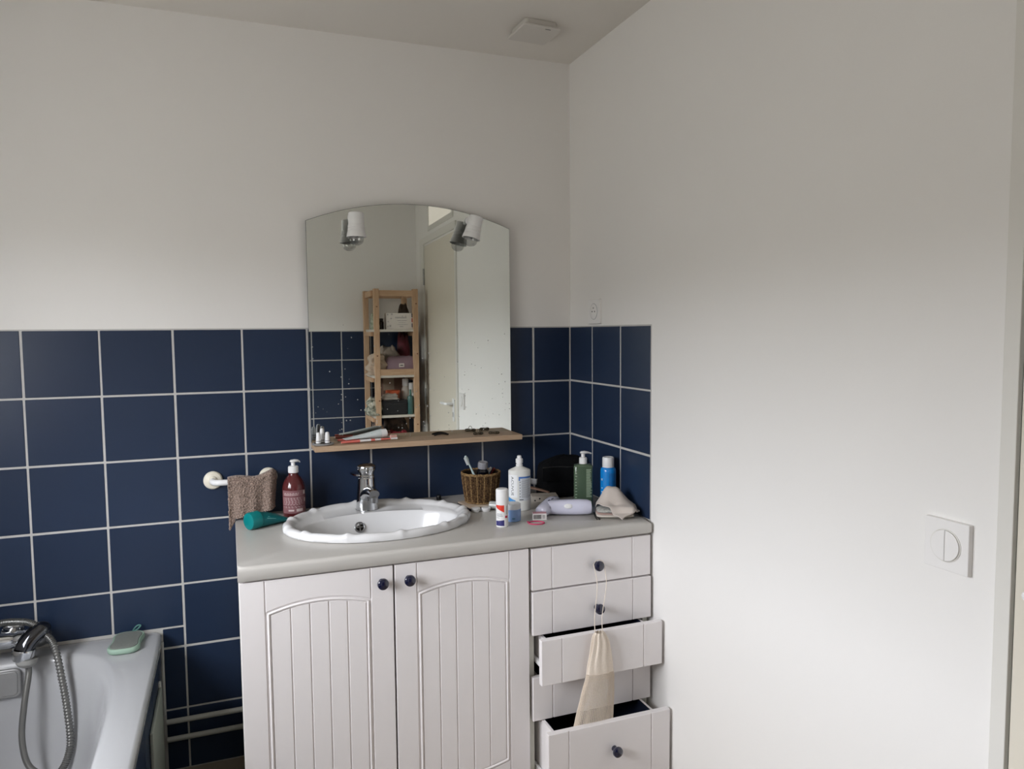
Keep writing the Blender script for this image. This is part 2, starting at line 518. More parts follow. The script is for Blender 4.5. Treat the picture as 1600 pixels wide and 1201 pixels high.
# ------------------------------------------------------------------ vanity
YF = -0.58            # front face of doors and drawers
def arched_door(parent, xl, xr, knob_x):
    zt, zb = 0.7635, 0.075
    sw = 0.060                                  # stile width
    a, c = xl + sw, xr - sw
    mid, half = (a + c) / 2, (c - a) / 2
    rise = 0.022
    def top(x, off=0.0): return 0.682 + off + rise * (1 - ((x - mid) / half) ** 2)
    def bot(x, off=0.0): return 0.150 + off - rise * (1 - ((x - mid) / half) ** 2)
    d = MB().box((xl, YF + 0.003, zb), (xr, YF + 0.018, zt), 0.001).build('door', CABW, parent)
    g = 0.0011
    for x0, x1 in ((xl, a - g), (c + g, xr)):
        MB().box((x0, YF, zb), (x1, YF + 0.006, zt), 0.0016).build('stile', CABW, d)
    N = 20
    xs = [a + g + (c - a - 2 * g) * i / N for i in range(N + 1)]
    MB().prism([(x, top(x)) for x in xs] + [(xs[-1], zt), (xs[0], zt)], YF, YF + 0.006, 'y', 0.0012).build('top_rail', CABW, d)
    MB().prism([(xs[0], zb), (xs[-1], zb)] + [(x, bot(x)) for x in reversed(xs)], YF, YF + 0.006, 'y', 0.0012).build('bottom_rail', CABW, d)
    # raised bead that runs round the panel
    m1 = 0.0075
    pts = [(a + m1, YF + 0.0012, bot(a + m1, m1))]
    pts += [(a + m1, YF + 0.0012, z) for z in (0.3, 0.5, top(a + m1, -m1) - 0.002)]
    pts += [(a + m1 + (c - a - 2 * m1) * i / N, YF + 0.0012, top(a + m1 + (c - a - 2 * m1) * i / N, -m1)) for i in range(N + 1)]
    pts += [(c - m1, YF + 0.0012, z) for z in (0.5, 0.3, bot(c - m1, m1) + 0.002)]
    pts += [(c - m1 - (c - a - 2 * m1) * i / N, YF + 0.0012, bot(c - m1 - (c - a - 2 * m1) * i / N, m1)) for i in range(N + 1)]
    MB().tube(pts, 0.0030, 8).build('bead', CABW, d)
    m2 = 0.0135
    pa, pc = a + m2, c - m2
    for k in range(5):
        x0 = pa + (pc - pa) * k / 5 + (0.0013 if k else 0); x1 = pa + (pc - pa) * (k + 1) / 5 - (0.0013 if k < 4 else 0)
        q = [x0 + (x1 - x0) * i / 6 for i in range(7)]
        MB().prism([(x, bot(x, m2)) for x in q] + [(x, top(x, -m2)) for x in reversed(q)], YF + 0.0004, YF + 0.006, 'y', 0.0014).build('plank', CABW, d)
    make_knob(d, knob_x, YF, 0.7235)
    return d
KNOB_PROF = [(0.0085, 0.0), (0.0075, 0.003), (0.006, 0.010), (0.008, 0.014), (0.0135, 0.017), (0.0155, 0.021), (0.0145, 0.026), (0.010, 0.0295), (0.004, 0.0308), (0.0, 0.031)]
def make_knob(parent, x, y, z):
    return MB().lathe(KNOB_PROF, 28, M=T(x, y, z, rx=PI / 2)).build('knob', KNOB, parent)

sinkcab = thing('sink_cabinet', 'white two-door cabinet with arched plank panels under the wash basin', 'cabinet', (-0.79, -0.29, 0))
ox, oy = 0.79, 0.29
def loc_parent(p):            # parts are modelled in room coordinates; the parent's offset is taken out
    for ch in p.children: ch.location = Vector(ch.location) - Vector(p.location)
CX0, CX1, CX2 = -1.186, -0.403, -0.006
b = MB()
for lo, hi in (((CX0, -0.558, 0.075), (CX0 + 0.018, -0.005, 0.766)), ((CX1 - 0.018, -0.558, 0.075), (CX1 - 0.001, -0.005, 0.766)),
               ((CX0, -0.558, 0.075), (CX1 - 0.001, -0.005, 0.093)), ((CX0, -0.02, 0.075), (CX1 - 0.001, -0.005, 0.766)), ((CX0 + 0.018, -0.558, 0.735), (CX1 - 0.018, -0.54, 0.758))):
    b.box(lo, hi)
b.box((CX0 + 0.01, -0.52, 0), (CX1 - 0.001, -0.50, 0.075))
b.build('carcass', CARC, sinkcab)
arched_door(sinkcab, -1.1855, -0.8000, -0.831)
arched_door(sinkcab, -0.7955, -0.4085, -0.759)
loc_parent(sinkcab)

drawcab = thing('drawer_cabinet', 'white five-drawer cabinet beside the right wall, two drawers pulled open', 'cabinet', (-0.2, -0.29, 0))
b = MB()
for lo, hi in (((CX1 + 0.001, -0.558, 0.0), (CX1 + 0.017, -0.005, 0.766)), ((CX2 - 0.016, -0.558, 0.0), (CX2, -0.005, 0.766)),
               ((CX1, -0.558, 0.06), (CX2, -0.005, 0.075)), ((CX1, -0.02, 0.075), (CX2, -0.005, 0.766)), ((CX1, -0.558, 0.752), (CX2, -0.1, 0.766))):
    b.box(lo, hi)
b.build('carcass', CARC, drawcab)
def drawer(yf, zb, zt, knob=None, name='drawer'):
    x0, x1 = -0.3995, -0.0075
    b = MB()
    b.mat(0).box((x0, yf + 0.003, zb), (x1, yf + 0.019, zt), 0.001)
    bx0, bx1, bz0, bz1, by1 = x0 + 0.03, x1 - 0.03, zb + 0.015, zt - 0.018, yf + 0.47
    b.mat(0).box((bx0, yf + 0.019, bz0), (bx0 + 0.008, by1, bz1)); b.box((bx1 - 0.008, yf + 0.019, bz0), (bx1, by1, bz1))
    b.box((bx0, by1 - 0.008, bz0), (bx1, by1, bz1)); b.box((bx0, yf + 0.019, bz0), (bx1, by1, bz0 + 0.006))
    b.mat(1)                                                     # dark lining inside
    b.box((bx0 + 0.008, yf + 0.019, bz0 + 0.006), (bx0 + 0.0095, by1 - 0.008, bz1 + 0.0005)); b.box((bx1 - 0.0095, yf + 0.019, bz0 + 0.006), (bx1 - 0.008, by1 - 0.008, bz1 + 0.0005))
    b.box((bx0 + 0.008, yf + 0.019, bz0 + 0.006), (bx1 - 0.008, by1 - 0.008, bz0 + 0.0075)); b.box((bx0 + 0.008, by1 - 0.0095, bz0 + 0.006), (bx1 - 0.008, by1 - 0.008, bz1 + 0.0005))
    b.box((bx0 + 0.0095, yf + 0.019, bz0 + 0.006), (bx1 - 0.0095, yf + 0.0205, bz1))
    d = b.build('drawer', [CABW, DARKIN], drawcab)
    for a, c in ((x0, -0.3375), (-0.3355, -0.0715), (-0.0695, x1)):
        MB().box((a, yf, zb), (c, yf + 0.006, zt), 0.0016).build('front_panel', CABW, d)
    if knob: make_knob(d, -0.194, yf, knob)
    for s, xx in ((0, bx0 - 0.012), (1, bx1 + 0.003)):
        MB().box((xx, yf + 0.03, zb + 0.03), (xx + 0.009, by1, zb + 0.042)).build('runner', STEEL if s else WPLAST, d)
    return d
drawer(YF, 0.6385, 0.7610, 0.6935)
drawer(YF - 0.004, 0.507, 0.634, 0.565)
drawer(-0.648, 0.3865, 0.517, None)
drawer(YF - 0.003, 0.252, 0.381, None)
drawer(-0.692, 0.06, 0.267, 0.187)
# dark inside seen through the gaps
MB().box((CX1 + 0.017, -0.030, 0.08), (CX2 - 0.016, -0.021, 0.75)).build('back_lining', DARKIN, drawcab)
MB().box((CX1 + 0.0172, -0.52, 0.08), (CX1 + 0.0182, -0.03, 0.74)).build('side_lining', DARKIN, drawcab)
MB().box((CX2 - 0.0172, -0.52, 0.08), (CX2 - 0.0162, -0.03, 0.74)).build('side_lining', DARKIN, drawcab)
loc_parent(drawcab)

# ---- worktop with an oval cut-out
WT = 0.805
BX, BY = -0.779, -0.288          # basin centre
BRX, BRY = 0.283, 0.208
def worktop():
    x0, x1, y0, y1 = -1.188, -0.0065, -0.585, -0.0015
    zb = 0.7675
    angs = sorted(set([2 * PI * k / 96 for k in range(96)] +
                      [math.atan2(yy - BY, xx - BX) % (2 * PI) for xx in (x0, x1) for yy in (y0, y1)]))
    def rect(a, ins):
        dx, dy = math.cos(a), math.sin(a)
        X0, X1, Y0, Y1 = x0 + min(ins, 0.004) * 0.3, x1 - ins * 0.3, y0 + ins, y1
        t = min([((X1 if dx > 0 else X0) - BX) / dx if abs(dx) > 1e-9 else 1e9, ((Y1 if dy > 0 else Y0) - BY) / dy if abs(dy) > 1e-9 else 1e9])
        return BX + dx * t, BY + dy * t
    def ell(a):
        dx, dy = math.cos(a), math.sin(a)
        t = 1 / math.sqrt((dx / (BRX - 0.03)) ** 2 + (dy / (BRY - 0.03)) ** 2)
        return BX + dx * t, BY + dy * t
    loops = []
    loops.append([(*ell(a), zb) for a in angs]); loops.append([(*ell(a), WT) for a in angs])
    R = 0.011
    for i in range(6):
        th = PI / 2 * i / 5
        loops.append([(*rect(a, R * (1 - math.sin(th))), WT - R * (1 - math.cos(th))) for a in angs])
    loops.append([(*rect(a, 0), zb + 0.003) for a in angs]); loops.append([(*rect(a, 0.003), zb) for a in angs])
    loops.append(loops[0])
    o = MB().loft(loops).build('worktop', WORKT, smooth=50)
    return tag(o, 'off-white laminate worktop with rounded front edge around the wash basin', 'worktop')
worktop()

# ---- basin with a shell-edged rim
def basin():
    t = thing('wash_basin', 'white ceramic oval wash basin with scalloped shell rim', 'basin', (BX, BY, WT))
    N = 240
    notch = [0.06, 0.55, 1.10, 1.72, 2.30, 2.78, 3.14 + 0.10, 3.70, 4.25, 4.80, 5.35, 5.80]
    def nd(a):
        return min(abs((a - q + PI) % (2 * PI) - PI) for q in notch)
    def ell(a, rx, ry, cy=0.0):
        return rx * math.cos(a), ry * math.sin(a) + cy
    loops = []
    def ring(fr, fz, jr=0.0, jz=0.0, bowl=None):
        l = []
        for k in range(N):
            a = 2 * PI * k / N
            dd = nd(a)
            ridge = 1.5 * math.exp(-(dd / 0.032) ** 2)           # raised fold where two shells meet
            dip = math.exp(-((dd - 0.10) / 0.05) ** 2) * 0.5
            sc_ = math.cos(min(dd / 0.28, 1.0) * PI / 2) if dd < 0.28 else 0.0
            rr = 1 + jr * (-sc_ + 0.8 * ridge)
            if bowl is None:
                x, y = ell(a, BRX * fr * rr, BRY * fr * rr)
            else:
                x, y = ell(a, bowl[0] * rr, bowl[1] * rr, bowl[2])
            z = fz + jz * (ridge - dip)
            if fz > 0.012: z += 0.006 * max(0, math.sin(a)) ** 2      # rim climbs a little towards the wall
            l.append((x, y, z))
        loops.append(l)
    ring(0.93, -0.012); ring(0.955, 0.0005, 0.004); ring(0.99, 0.002, 0.005); ring(1.0, 0.008, 0.007, 0.0005); ring(1.0, 0.016, 0.009, 0.001)
    ring(0.988, 0.0215, 0.010, 0.002); ring(0.965, 0.0245, 0.010, 0.0028); ring(0.935, 0.0240, 0.010, 0.003)
    ring(0.905, 0.0200, 0.009, 0.0026); ring(0.88, 0.0150, 0.006, 0.0014); ring(0.855, 0.0120, 0.003, 0.0)
    cy = -0.030
    for s, z in ((1.0, 0.0105), (0.985, 0.006), (0.965, -0.004), (0.93, -0.025), (0.87, -0.055), (0.77, -0.085), (0.62, -0.108), (0.42, -0.122), (0.2, -0.128), (0.085, -0.130)):
        ring(1, z, 0, 0, (0.236 * s, 0.136 * s, cy))
    MB().loft(loops, cap1=True).build('bowl', CERAM, t, 60)
    MB().lathe([(0.0, -0.127), (0.020, -0.127), (0.023, -0.1275), (0.024, -0.130)], 24, M=T(0, cy, 0)).build('drain', CHROME, t)
    # overflow ring with a cross on the rear wall of the bowl
    ov = MB()
    ov.lathe([(0.0125, 0.0), (0.0125, 0.004), (0.0150, 0.005), (0.0170, 0.003), (0.0170, 0.0)], 28)
    ov.box((-0.013, -0.0016, 0.001), (0.013, 0.0016, 0.004)); ov.box((-0.0016, -0.013, 0.001), (0.0016, 0.013, 0.004))
    o = ov.build('overflow', CHROMED, t, loc=(-0.045, 0.0925, -0.030), rot=(PI / 2 - 0.42, 0, 0.05))
    MB().lathe([(0.0, 0.0012), (0.0127, 0.0012)], 24).build('overflow_hole', BLACKP, o)
    return t
basin()

def faucet():
    t = thing('basin_faucet', 'chrome single-lever faucet standing on the rear rim of the basin', 'faucet', (-0.7885, -0.132, 0.8165), (0, 0, 0.08))
    b = MB()
    b.lathe([(0.0355, 0.0), (0.0350, 0.003), (0.0335, 0.020), (0.0320, 0.045), (0.0300, 0.066), (0.0285, 0.085), (0.0280, 0.102)], 36)
    b.build('body', CHROME, t)
    s = MB()
    P = catmull([(0, 0.010, 0.030), (0, -0.020, 0.050), (0, -0.045, 0.062), (0, -0.072, 0.066), (0, -0.092, 0.064)], 6)
    rr = [0.030 - 0.0135 * (i / (len(P) - 1)) for i in range(len(P))]
    s.tube(P, rr, 24, flat=0.82)
    s.build('spout', CHROME, t)
    MB().lathe([(0.0140, -0.008), (0.0140, 0.008), (0.0115, 0.010)], 20, M=T(0, -0.083, 0.046)).build('aerator', CHROMED, t)
    n = MB()
    n.lathe([(0.0280, 0.102), (0.0262, 0.105), (0.0268, 0.109), (0.0242, 0.113), (0.0250, 0.121), (0.0290, 0.127), (0.0312, 0.131), (0.0296, 0.134), (0.0312, 0.137), (0.0300, 0.141), (0.022, 0.1455), (0.010, 0.148), (0.0, 0.1485)], 36)
    n.build('cartridge_cap', CHROME, t)
    lv = MB()
    lv.loft([[(dx, y, z + dz) for dx, dz in ((-w, 0), (w, 0), (w, h), (-w, h))] for y, w, h, z in
             ((0.010, 0.021, 0.007, 0.108), (0.030, 0.019, 0.006, 0.108), (0.046, 0.015, 0.005, 0.110), (0.056, 0.010, 0.004, 0.1125))], True, True, True)
    lv.build('lever', CHROME, t, 50, rot=(0, 0, 0.75))
    MB().lathe([(0.0365, 0.0), (0.0365, 0.002)], 36, M=T(0, 0, -0.001)).build('base_ring', CHROMED, t)
faucet()

# ------------------------------------------------------------------ mirror, its shelf and spot lamps
def mirror():
    cx, cy, z0 = -0.597, -0.025, 1.027
    t = thing('wall_mirror', 'frameless mirror with arched top above the wooden shelf', 'mirror', (cx, cy, z0), (0, 0, -0.0135))
    hw, side, rise = 0.3475, 0.7165, 0.068
    Rr = (hw * hw + rise * rise) / (2 * rise)
    a = math.asin(hw / Rr)
    top = [(Rr * math.sin(a - 2 * a * i / 40), side + rise - Rr + Rr * math.cos(a - 2 * a * i / 40)) for i in range(41)]
    pts = [(-hw, 0.0), (hw, 0.0)] + top
    MB().prism(pts, 0.0, 0.004, 'y').build('mirror_glass', MIRROR, t, 0)
    EDGE = mat('mirror_edge', (52, 62, 58), 0.4)
    pe = [(p[0] * 1.0022, p[1] * 1.0012) for p in pts]
    MB().prism(pe, 0.0009, 0.0052, 'y').build('mirror_edge', EDGE, t, 0)
    MB().box((-0.30, 0.0052, 0.05), (0.30, 0.019, 0.70)).build('backing_board', mat('backing', (150, 140, 125), 0.7), t, 0)
mirror()
SZ = 1.027
b = MB().prism([(-0.947, -0.133), (-0.2475, -0.133), (-0.2475, -0.0205), (-0.947, -0.0205)], 1.0095, SZ, 'z', 0.0012)
o = b.build('wooden_shelf', OAK)
tag(o, 'narrow light oak shelf fixed under the mirror', 'shelf')

def spot_lamp(label, loc, rot, alen):
    t = thing('spot_lamp', label, 'lamp', loc, rot, 'spot lamps on the mirror')
    MB().lathe([(0.0, 0.046), (0.021, 0.0455), (0.0242, 0.043), (0.0248, 0.038), (0.0248, 0.008), (0.0238, 0.006)], 32).build('socket', WPLAST, t)
    s = MB()
    s.lathe([(0.0240, 0.008), (0.0256, 0.007), (0.0270, -0.002), (0.0262, -0.003), (0.0280, -0.012), (0.0274, -0.013), (0.0296, -0.022), (0.0308, -0.030), (0.0315, -0.0325),
             (0.0290, -0.0325), (0.0265, -0.018), (0.0235, -0.004), (0.0, -0.004)], 40)
    s.build('shade', WPLAST, t, 30)
    g = MB().lathe([(0.012, -0.006), (0.014, -0.016), (0.021, -0.029), (0.0225, -0.037), (0.0215, -0.046), (0.0165, -0.053), (0.008, -0.0575), (0.0, -0.0585)], 28)
    g.build('bulb', BULBG, t)
    MB().lathe([(0.0, -0.034), (0.005, -0.032), (0.0062, -0.022), (0.011, -0.013), (0.0125, -0.005)], 16).build('bulb_stem', CHROMED, t)
    a = MB()
    a.tube([(0, 0.018, 0.040), (0, alen - 0.006, 0.040)], 0.0065, 12)
    a.lathe([(0.015, 0), (0.015, 0.003), (0.012, 0.004)], 20, M=T(0, alen, 0.040, rx=PI / 2))
    a.build('arm', WPLAST, t)
    MB().lathe([(0.003, 0.0), (0.003, 0.003), (0.0, 0.0035)], 10, M=T(0.004, 0, 0.0457)).build('screw', CHROMED, t)
spot_lamp('white spot lamp with clear bulb at the left of the mirror top', (-0.798, -0.106, 1.7185), (0, 0, 0.0), 0.081)
spot_lamp('white spot lamp tilted sideways at the right of the mirror top', (-0.408, -0.106, 1.7265), (0.0, math.radians(15), 0.0), 0.076)

# ------------------------------------------------------------------ bath
def superloop(cx, cy, hx, hy, z, n, N=160):
    l = []
    for k in range(N):
        a = 2 * PI * k / N
        c, s = math.cos(a), math.sin(a)
        l.append((cx + hx * math.copysign(abs(c) ** (2 / n), c), cy + hy * math.copysign(abs(s) ** (2 / n), s), z))
    return l
def bath():
    X0, X1, Y0, Y1, Z = LEFT_X + 0.002, -1.412, -1.72, -0.001, 0.462
    t = thing('bathtub', 'white enamel bathtub along the left wall', 'bathtub', ((X0 + X1) / 2, (Y0 + Y1) / 2, 0))
    cx, cy = 0, 0
    hx, hy = (X1 - X0) / 2, (Y1 - Y0) / 2
    L = [superloop(0, 0, hx - 0.012, hy - 0.012, Z - 0.045, 60), superloop(0, 0, hx - 0.001, hy, Z - 0.035, 60), superloop(0, 0, hx, hy, Z - 0.010, 60),
         superloop(0, 0, hx - 0.004, hy - 0.003, Z - 0.002, 50), superloop(0, 0, hx - 0.010, hy - 0.008, Z, 40)]
    icx, icy = 0.005, 0.0
    ix, iy = 0.318, 0.782
    for dx, z, n in ((0.008, -0.001, 4.2), (0.0, -0.004, 4.0), (-0.006, -0.012, 3.8), (-0.012, -0.03, 3.6), (-0.022, -0.09, 3.4), (-0.034, -0.16, 3.2), (-0.050, -0.24, 3.0), (-0.075, -0.31, 2.9), (-0.12, -0.355, 2.8), (-0.2, -0.372, 2.6), (-0.3, -0.378, 2.4)):
        sy = dx * 0.85
        L.append(superloop(icx, icy, ix + dx, iy + sy, Z + z, n))
    MB().loft(L, cap1=True).build('tub', ENAMEL, t, 50)
    OV = mat('overflow_grey', (150, 150, 150), 0.4, metal=0.3, var=0.1, vscale=30)
    o = MB()
    o.prism(rrect(-0.043, -0.040, 0.043, 0.040, 0.016), 0.0, 0.012, 'z', 0.004)
    o.mat(0).prism(rrect(-0.036, -0.033, 0.036, 0.033, 0.012), 0.010, 0.014, 'z', 0.002)
    o.build('overflow_plate', OV, t, loc=(-1.812 - (X0 + X1) / 2, -0.0955 - (Y0 + Y1) / 2, 0.405), rot=(PI / 2 - 0.13, 0.0, 0))
    return t
# tiled side panel of the bath with a grey access hatch
def bath_panel(t):
    b = MB().box((-1.50, -1.70, 0.0), (-1.420, -0.004, 0.425)); p = b.build('side_panel', GROUT, t, 0)
    p.location = -Vector(t.location)
    p['label'] = 'navy tiled side panel below the bath rim'
    ys = [-0.006, -0.09, -0.29, -0.49, -0.69, -0.89, -1.09, -1.29, -1.49, -1.69]
    for i in range(len(ys) - 1):
        for z0, z1 in ((0.2, 0.422), (0.0, 0.2)):
            put_tile(p, 'panel', ys[i + 1], ys[i], z0, z1)
    HM = mat('hatch_grey', (150, 154, 146), 0.6, var=0.08, vscale=20)
    h = MB().box((-1.4178, -0.405, 0.004), (-1.4085, -0.125, 0.335), 0.003).build('access_hatch', HM, p)
    h['label'] = 'grey access hatch'
    MB().box((-1.4182, -0.125, 0.004), (-1.4125, -0.105, 0.345), 0.001).build('hatch_strip', CASING, p)
    MB().tube([(-1.4155, -0.004, 0.19), (-1.4155, -0.004, 0.30), (-1.414, -0.004, 0.425)], 0.0045, 8).build('sealant', GROUT, p)
bath_panel(bath())

def bath_mixer():
    t = thing('bath_mixer', 'chrome bath mixer on the tiled wall above the bath end', 'mixer tap', (-1.86, 0.0, 0.52))
    b = MB()
    b.tube([(-0.09, -0.075, 0), (0.062, -0.075, 0), (0.075, -0.075, 0)], [0.022, 0.022, 0.018], 24)
    b.build('body', CHROME, t)
    MB().lathe([(0.018, -0.012), (0.024, 0.0), (0.024, 0.030), (0.016, 0.036)], 24, M=T(0.085, -0.075, 0, ry=PI / 2)).build('handle', CHROME, t)
    for x in (-0.075, 0.055):
        q = MB().tube([(x, -0.001, 0), (x, -0.075, 0)], 0.014, 16)
        q.lathe([(0.032, 0.0), (0.030, 0.008), (0.016, 0.013)], 28, M=T(x, -0.0005, 0, rx=PI / 2))
        q.build('wall_union', CHROME, t)
    q = MB().lathe([(0.034, 0.0), (0.032, 0.016), (0.024, 0.042), (0.016, 0.050)], 28, M=T(0.125, -0.040, -0.008, rx=PI / 2 - 0.2))
    q.build('cradle', CHROMED, t)
bath_mixer()
HOSEM = mat('grey_hose', (120, 120, 118), 0.35, metal=0.6, var=0.05)
def shower():
    t = thing('hand_shower', 'chrome hand shower with ribbed hose looping into the bath', 'hand shower', (-1.76, -0.12, 0.46))
    o = Vector((-1.76, -0.12, 0.46))
    def W(*p): return [tuple(Vector(q) - o) for q in p]
    h = MB()
    P = W((-1.700, -0.085, 0.556), (-1.706, -0.092, 0.553), (-1.720, -0.103, 0.546), (-1.736, -0.115, 0.534), (-1.748, -0.124, 0.519), (-1.753, -0.128, 0.506))
    h.tube(catmull(P, 5), [0.004 + 0.023 * min(1, (i / 8)) ** 0.6 for i in range(26)], 20, flat=0.85)
    h.build('shower_head', mat('smoked_chrome', (92, 94, 100), 0.12, metal=1.0), t)
    r = MB().lathe([(0.0285, 0.0), (0.0295, -0.004), (0.027, -0.026), (0.024, -0.030)], 28, M=T(*(Vector((-1.752, -0.127, 0.508)) - o), rx=-0.1, ry=0.15))
    r.build('collar', CHROME, t)
    r = MB().lathe([(0.0265, 0.0), (0.026, -0.012), (0.020, -0.020), (0.012, -0.024)], 28, M=T(*(Vector((-1.7455, -0.131, 0.482)) - o), rx=-0.1, ry=0.1))
    r.build('connector', mat('grey_plastic', (150, 150, 148), 0.5), t)
    hp = catmull(W((-1.7425, -0.134, 0.462), (-1.742, -0.135, 0.447), (-1.743, -0.142, 0.428), (-1.75, -0.165, 0.366), (-1.754, -0.19, 0.288), (-1.74, -0.215, 0.226), (-1.711, -0.23, 0.196), (-1.673, -0.235, 0.177)), 10)
    hp2 = catmull(W((-1.673, -0.235, 0.177), (-1.649, -0.228, 0.204), (-1.636, -0.21, 0.255), (-1.644, -0.185, 0.337), (-1.659, -0.155, 0.418), (-1.679, -0.125, 0.502), (-1.704, -0.11, 0.538), (-1.736, -0.1, 0.569), (-1.775, -0.095, 0.578), (-1.815, -0.09, 0.577), (-1.87, -0.085, 0.56), (-1.9, -0.082, 0.545)), 60)
    b = MB(); b.tube(hp, 0.0082, 14); b.build('smooth_hose', HOSEM, t)
    b = MB(); b.tube(hp2, [0.0092 + 0.0010 * (1 if k % 6 < 3 else -1) for k in range(len(hp2))], 12); b.build('ribbed_hose', HOSEM, t, 60)
shower()

# pipes on the wall between bath and vanity
for z, nm in ((0.173, 'upper of the two painted heating pipes low on the tiled wall'), (0.116, 'lower of the two painted heating pipes low on the tiled wall')):
    q = MB().tube([(-1.409, -0.024, z), (-1.19, -0.024, z), (-0.95, -0.024, z)], 0.0085, 14)
    tag(q.build('heating_pipe', PIPEW), nm, 'pipe', 'heating pipes')

# ------------------------------------------------------------------ fittings
VENTP = mat('vent_plastic', (206, 202, 196), 0.5)
def vent():
    t = thing('ceiling_vent', 'flat square white air vent on the ceiling near the corner', 'vent', (-0.247, -0.262, H), (0, 0, 0.05))
    MB().prism(rrect(-0.056, -0.056, 0.056, 0.056, 0.012), -0.016, -0.0005, 'z', 0.002).build('base_plate', VENTP, t)
    MB().prism(rrect(-0.066, -0.066, 0.066, 0.066, 0.008), -0.027, -0.019, 'z', 0.003).build('cover_plate', VENTP, t)
    MB().box((0.012, -0.058, -0.0276), (0.030, -0.055, -0.0268)).build('slot', INK, t)
    MB().box((-0.03, -0.03, -0.02), (0.03, 0.03, -0.015)).build('spacer', WPLAST, t)
vent()
def socket():
    t = thing('power_socket', 'white power socket on the right wall just above the tiles', 'socket', (PL, -0.2055, 1.4495), (0, 0, -PI / 2))
    MB().prism(rrect(-0.0415, -0.0425, 0.0415, 0.0425, 0.003), -0.010, 0.0, 'y', 0.002).build('plate', FITW, t)
    MB().lathe([(0.0262, 0.0), (0.0262, 0.0008), (0.0255, 0.0011), (0.0, 0.0011)], 40, M=T(0, -0.0102, 0, rx=PI / 2)).build('socket_face', FITW, t)
    MB().tube([(0.0268 * math.cos(2 * PI * k / 48), -0.0102, 0.0268 * math.sin(2 * PI * k / 48)) for k in range(49)], 0.0006, 6).build('ring', INKG, t)
    for x, z in ((-0.0095, 0.0), (0.0095, 0.0), (0.0, 0.012)):
        MB().lathe([(0.0027, 0), (0.0027, 0.0016), (0.0, 0.0016)], 12, M=T(x, -0.0102, z, rx=PI / 2)).build('pin_hole', BLACKP, t)
socket()
def switch():
    t = thing('light_switch', 'square white light switch with round double rocker on the right wall', 'switch', (PL, -1.566, 0.9945), (0, 0, -PI / 2))
    MB().prism(rrect(-0.0435, -0.0455, 0.0435, 0.0455, 0.002), -0.011, 0.0, 'y', 0.0015).build('plate', FITW, t)
    for s in (-1, 1):
        pts = [(s * 0.00025, -0.0275)] + [(s * 0.0276 * math.cos(a), 0.0276 * math.sin(a)) for a in [(-PI / 2 + 0.03) + (PI - 0.06) * i / 24 for i in range(25)]] + [(s * 0.00025, 0.0275)]
        MB().prism(pts, -0.0148, -0.010, 'y', 0.0008).build('rocker', FITW, t)
    MB().lathe([(0.0296, 0.0), (0.0300, 0.0014), (0.0284, 0.0018), (0.0280, 0.0)], 40, M=T(0, -0.0109, 0, rx=PI / 2)).build('ring', CASING, t)
switch()
def towel_rail():
    t = thing('towel_rail', 'cream grab rail with round flanges on the navy tiles', 'towel rail', (-1.166, 0, 0.923))
    for x in (-0.083, 0.083):
        MB().lathe([(0.0285, 0.0), (0.0285, 0.006), (0.025, 0.011), (0.015, 0.014), (0.011, 0.02)], 32, M=T(x, -0.0003, 0, rx=PI / 2)).build('flange', CREAM, t)
    P = catmull([(-0.083, -0.006, 0), (-0.083, -0.032, 0), (-0.074, -0.050, 0), (-0.055, -0.058, 0), (0, -0.059, 0), (0.055, -0.058, 0), (0.074, -0.050, 0), (0.083, -0.032, 0), (0.083, -0.006, 0)], 6)
    MB().tube(P, 0.0095, 16).build('bar', WPLAST, t)
towel_rail()

# ------------------------------------------------------------------ towel on the rail
def towel():
    TW = mat('taupe_terry', (158, 138, 126), 0.95, spec=0.1, rgb2=(122, 104, 94), vscale=210, bump=1.0, bscale=320, sheen=0.3)
    def front_end(x):
        if x < -1.188: return 0.776 + (x + 1.205) * 1.6
        return min(0.8125 + (x + 1.188) * 0.17, 0.836)
    def fn(u, v):
        x = -1.205 + 0.150 * u
        lift = 0.020 * max(0.0, (u - 0.5) / 0.5) ** 1.4 * (1 if u < 0.85 else max(0.0, (1.0 - u) / 0.15))         # bunched up over the right flange
        ztop = 0.9375 + 0.003 * math.sin(u * 9) + lift
        wav = 0.005 * math.sin(u * 10 + 1) + 0.003 * math.sin(u * 21)
        if v < 0.25:                                             # back flap behind the bar
            t = 1 - v / 0.25
            y, z = -0.041 + 0.004 * t + wav * 0.3, ztop - 0.010 - 0.085 * t
        elif v < 0.38:
            a = (v - 0.25) / 0.13 * PI
            y, z = -0.0590 + 0.0180 * math.cos(a), ztop - 0.010 + 0.010 * math.sin(a)
        else:
            t = (v - 0.38) / 0.62
            y = -0.077 - 0.012 * t + wav * (0.3 + t)
            z = ztop - 0.010 - (ztop - 0.010 - front_end(x)) * t
        if u > 0.80: y += 0.030 * ((u - 0.80) / 0.20) ** 1.3; x -= 0.010 * ((u - 0.80) / 0.20) ** 2     # right edge turns back
        x += 0.004 * math.sin(v * 5) * u
        q = 1.3 * mnoise.noise(Vector((x * 230, z * 230, y * 230))) + 0.5 * mnoise.noise(Vector((x * 600, z * 600, y * 600)))
        return (x + q * 0.0006, y - abs(q) * 0.0036, z + q * 0.0008)
    o = MB().grid(fn, 190, 250).build('hand_towel', TW, smooth=180, recalc=False)
    md = o.modifiers.new('pile', 'SOLIDIFY'); md.thickness = 0.005; md.offset = 0
    tag(o, 'taupe terry hand towel hanging over the cream rail', 'towel')
towel()

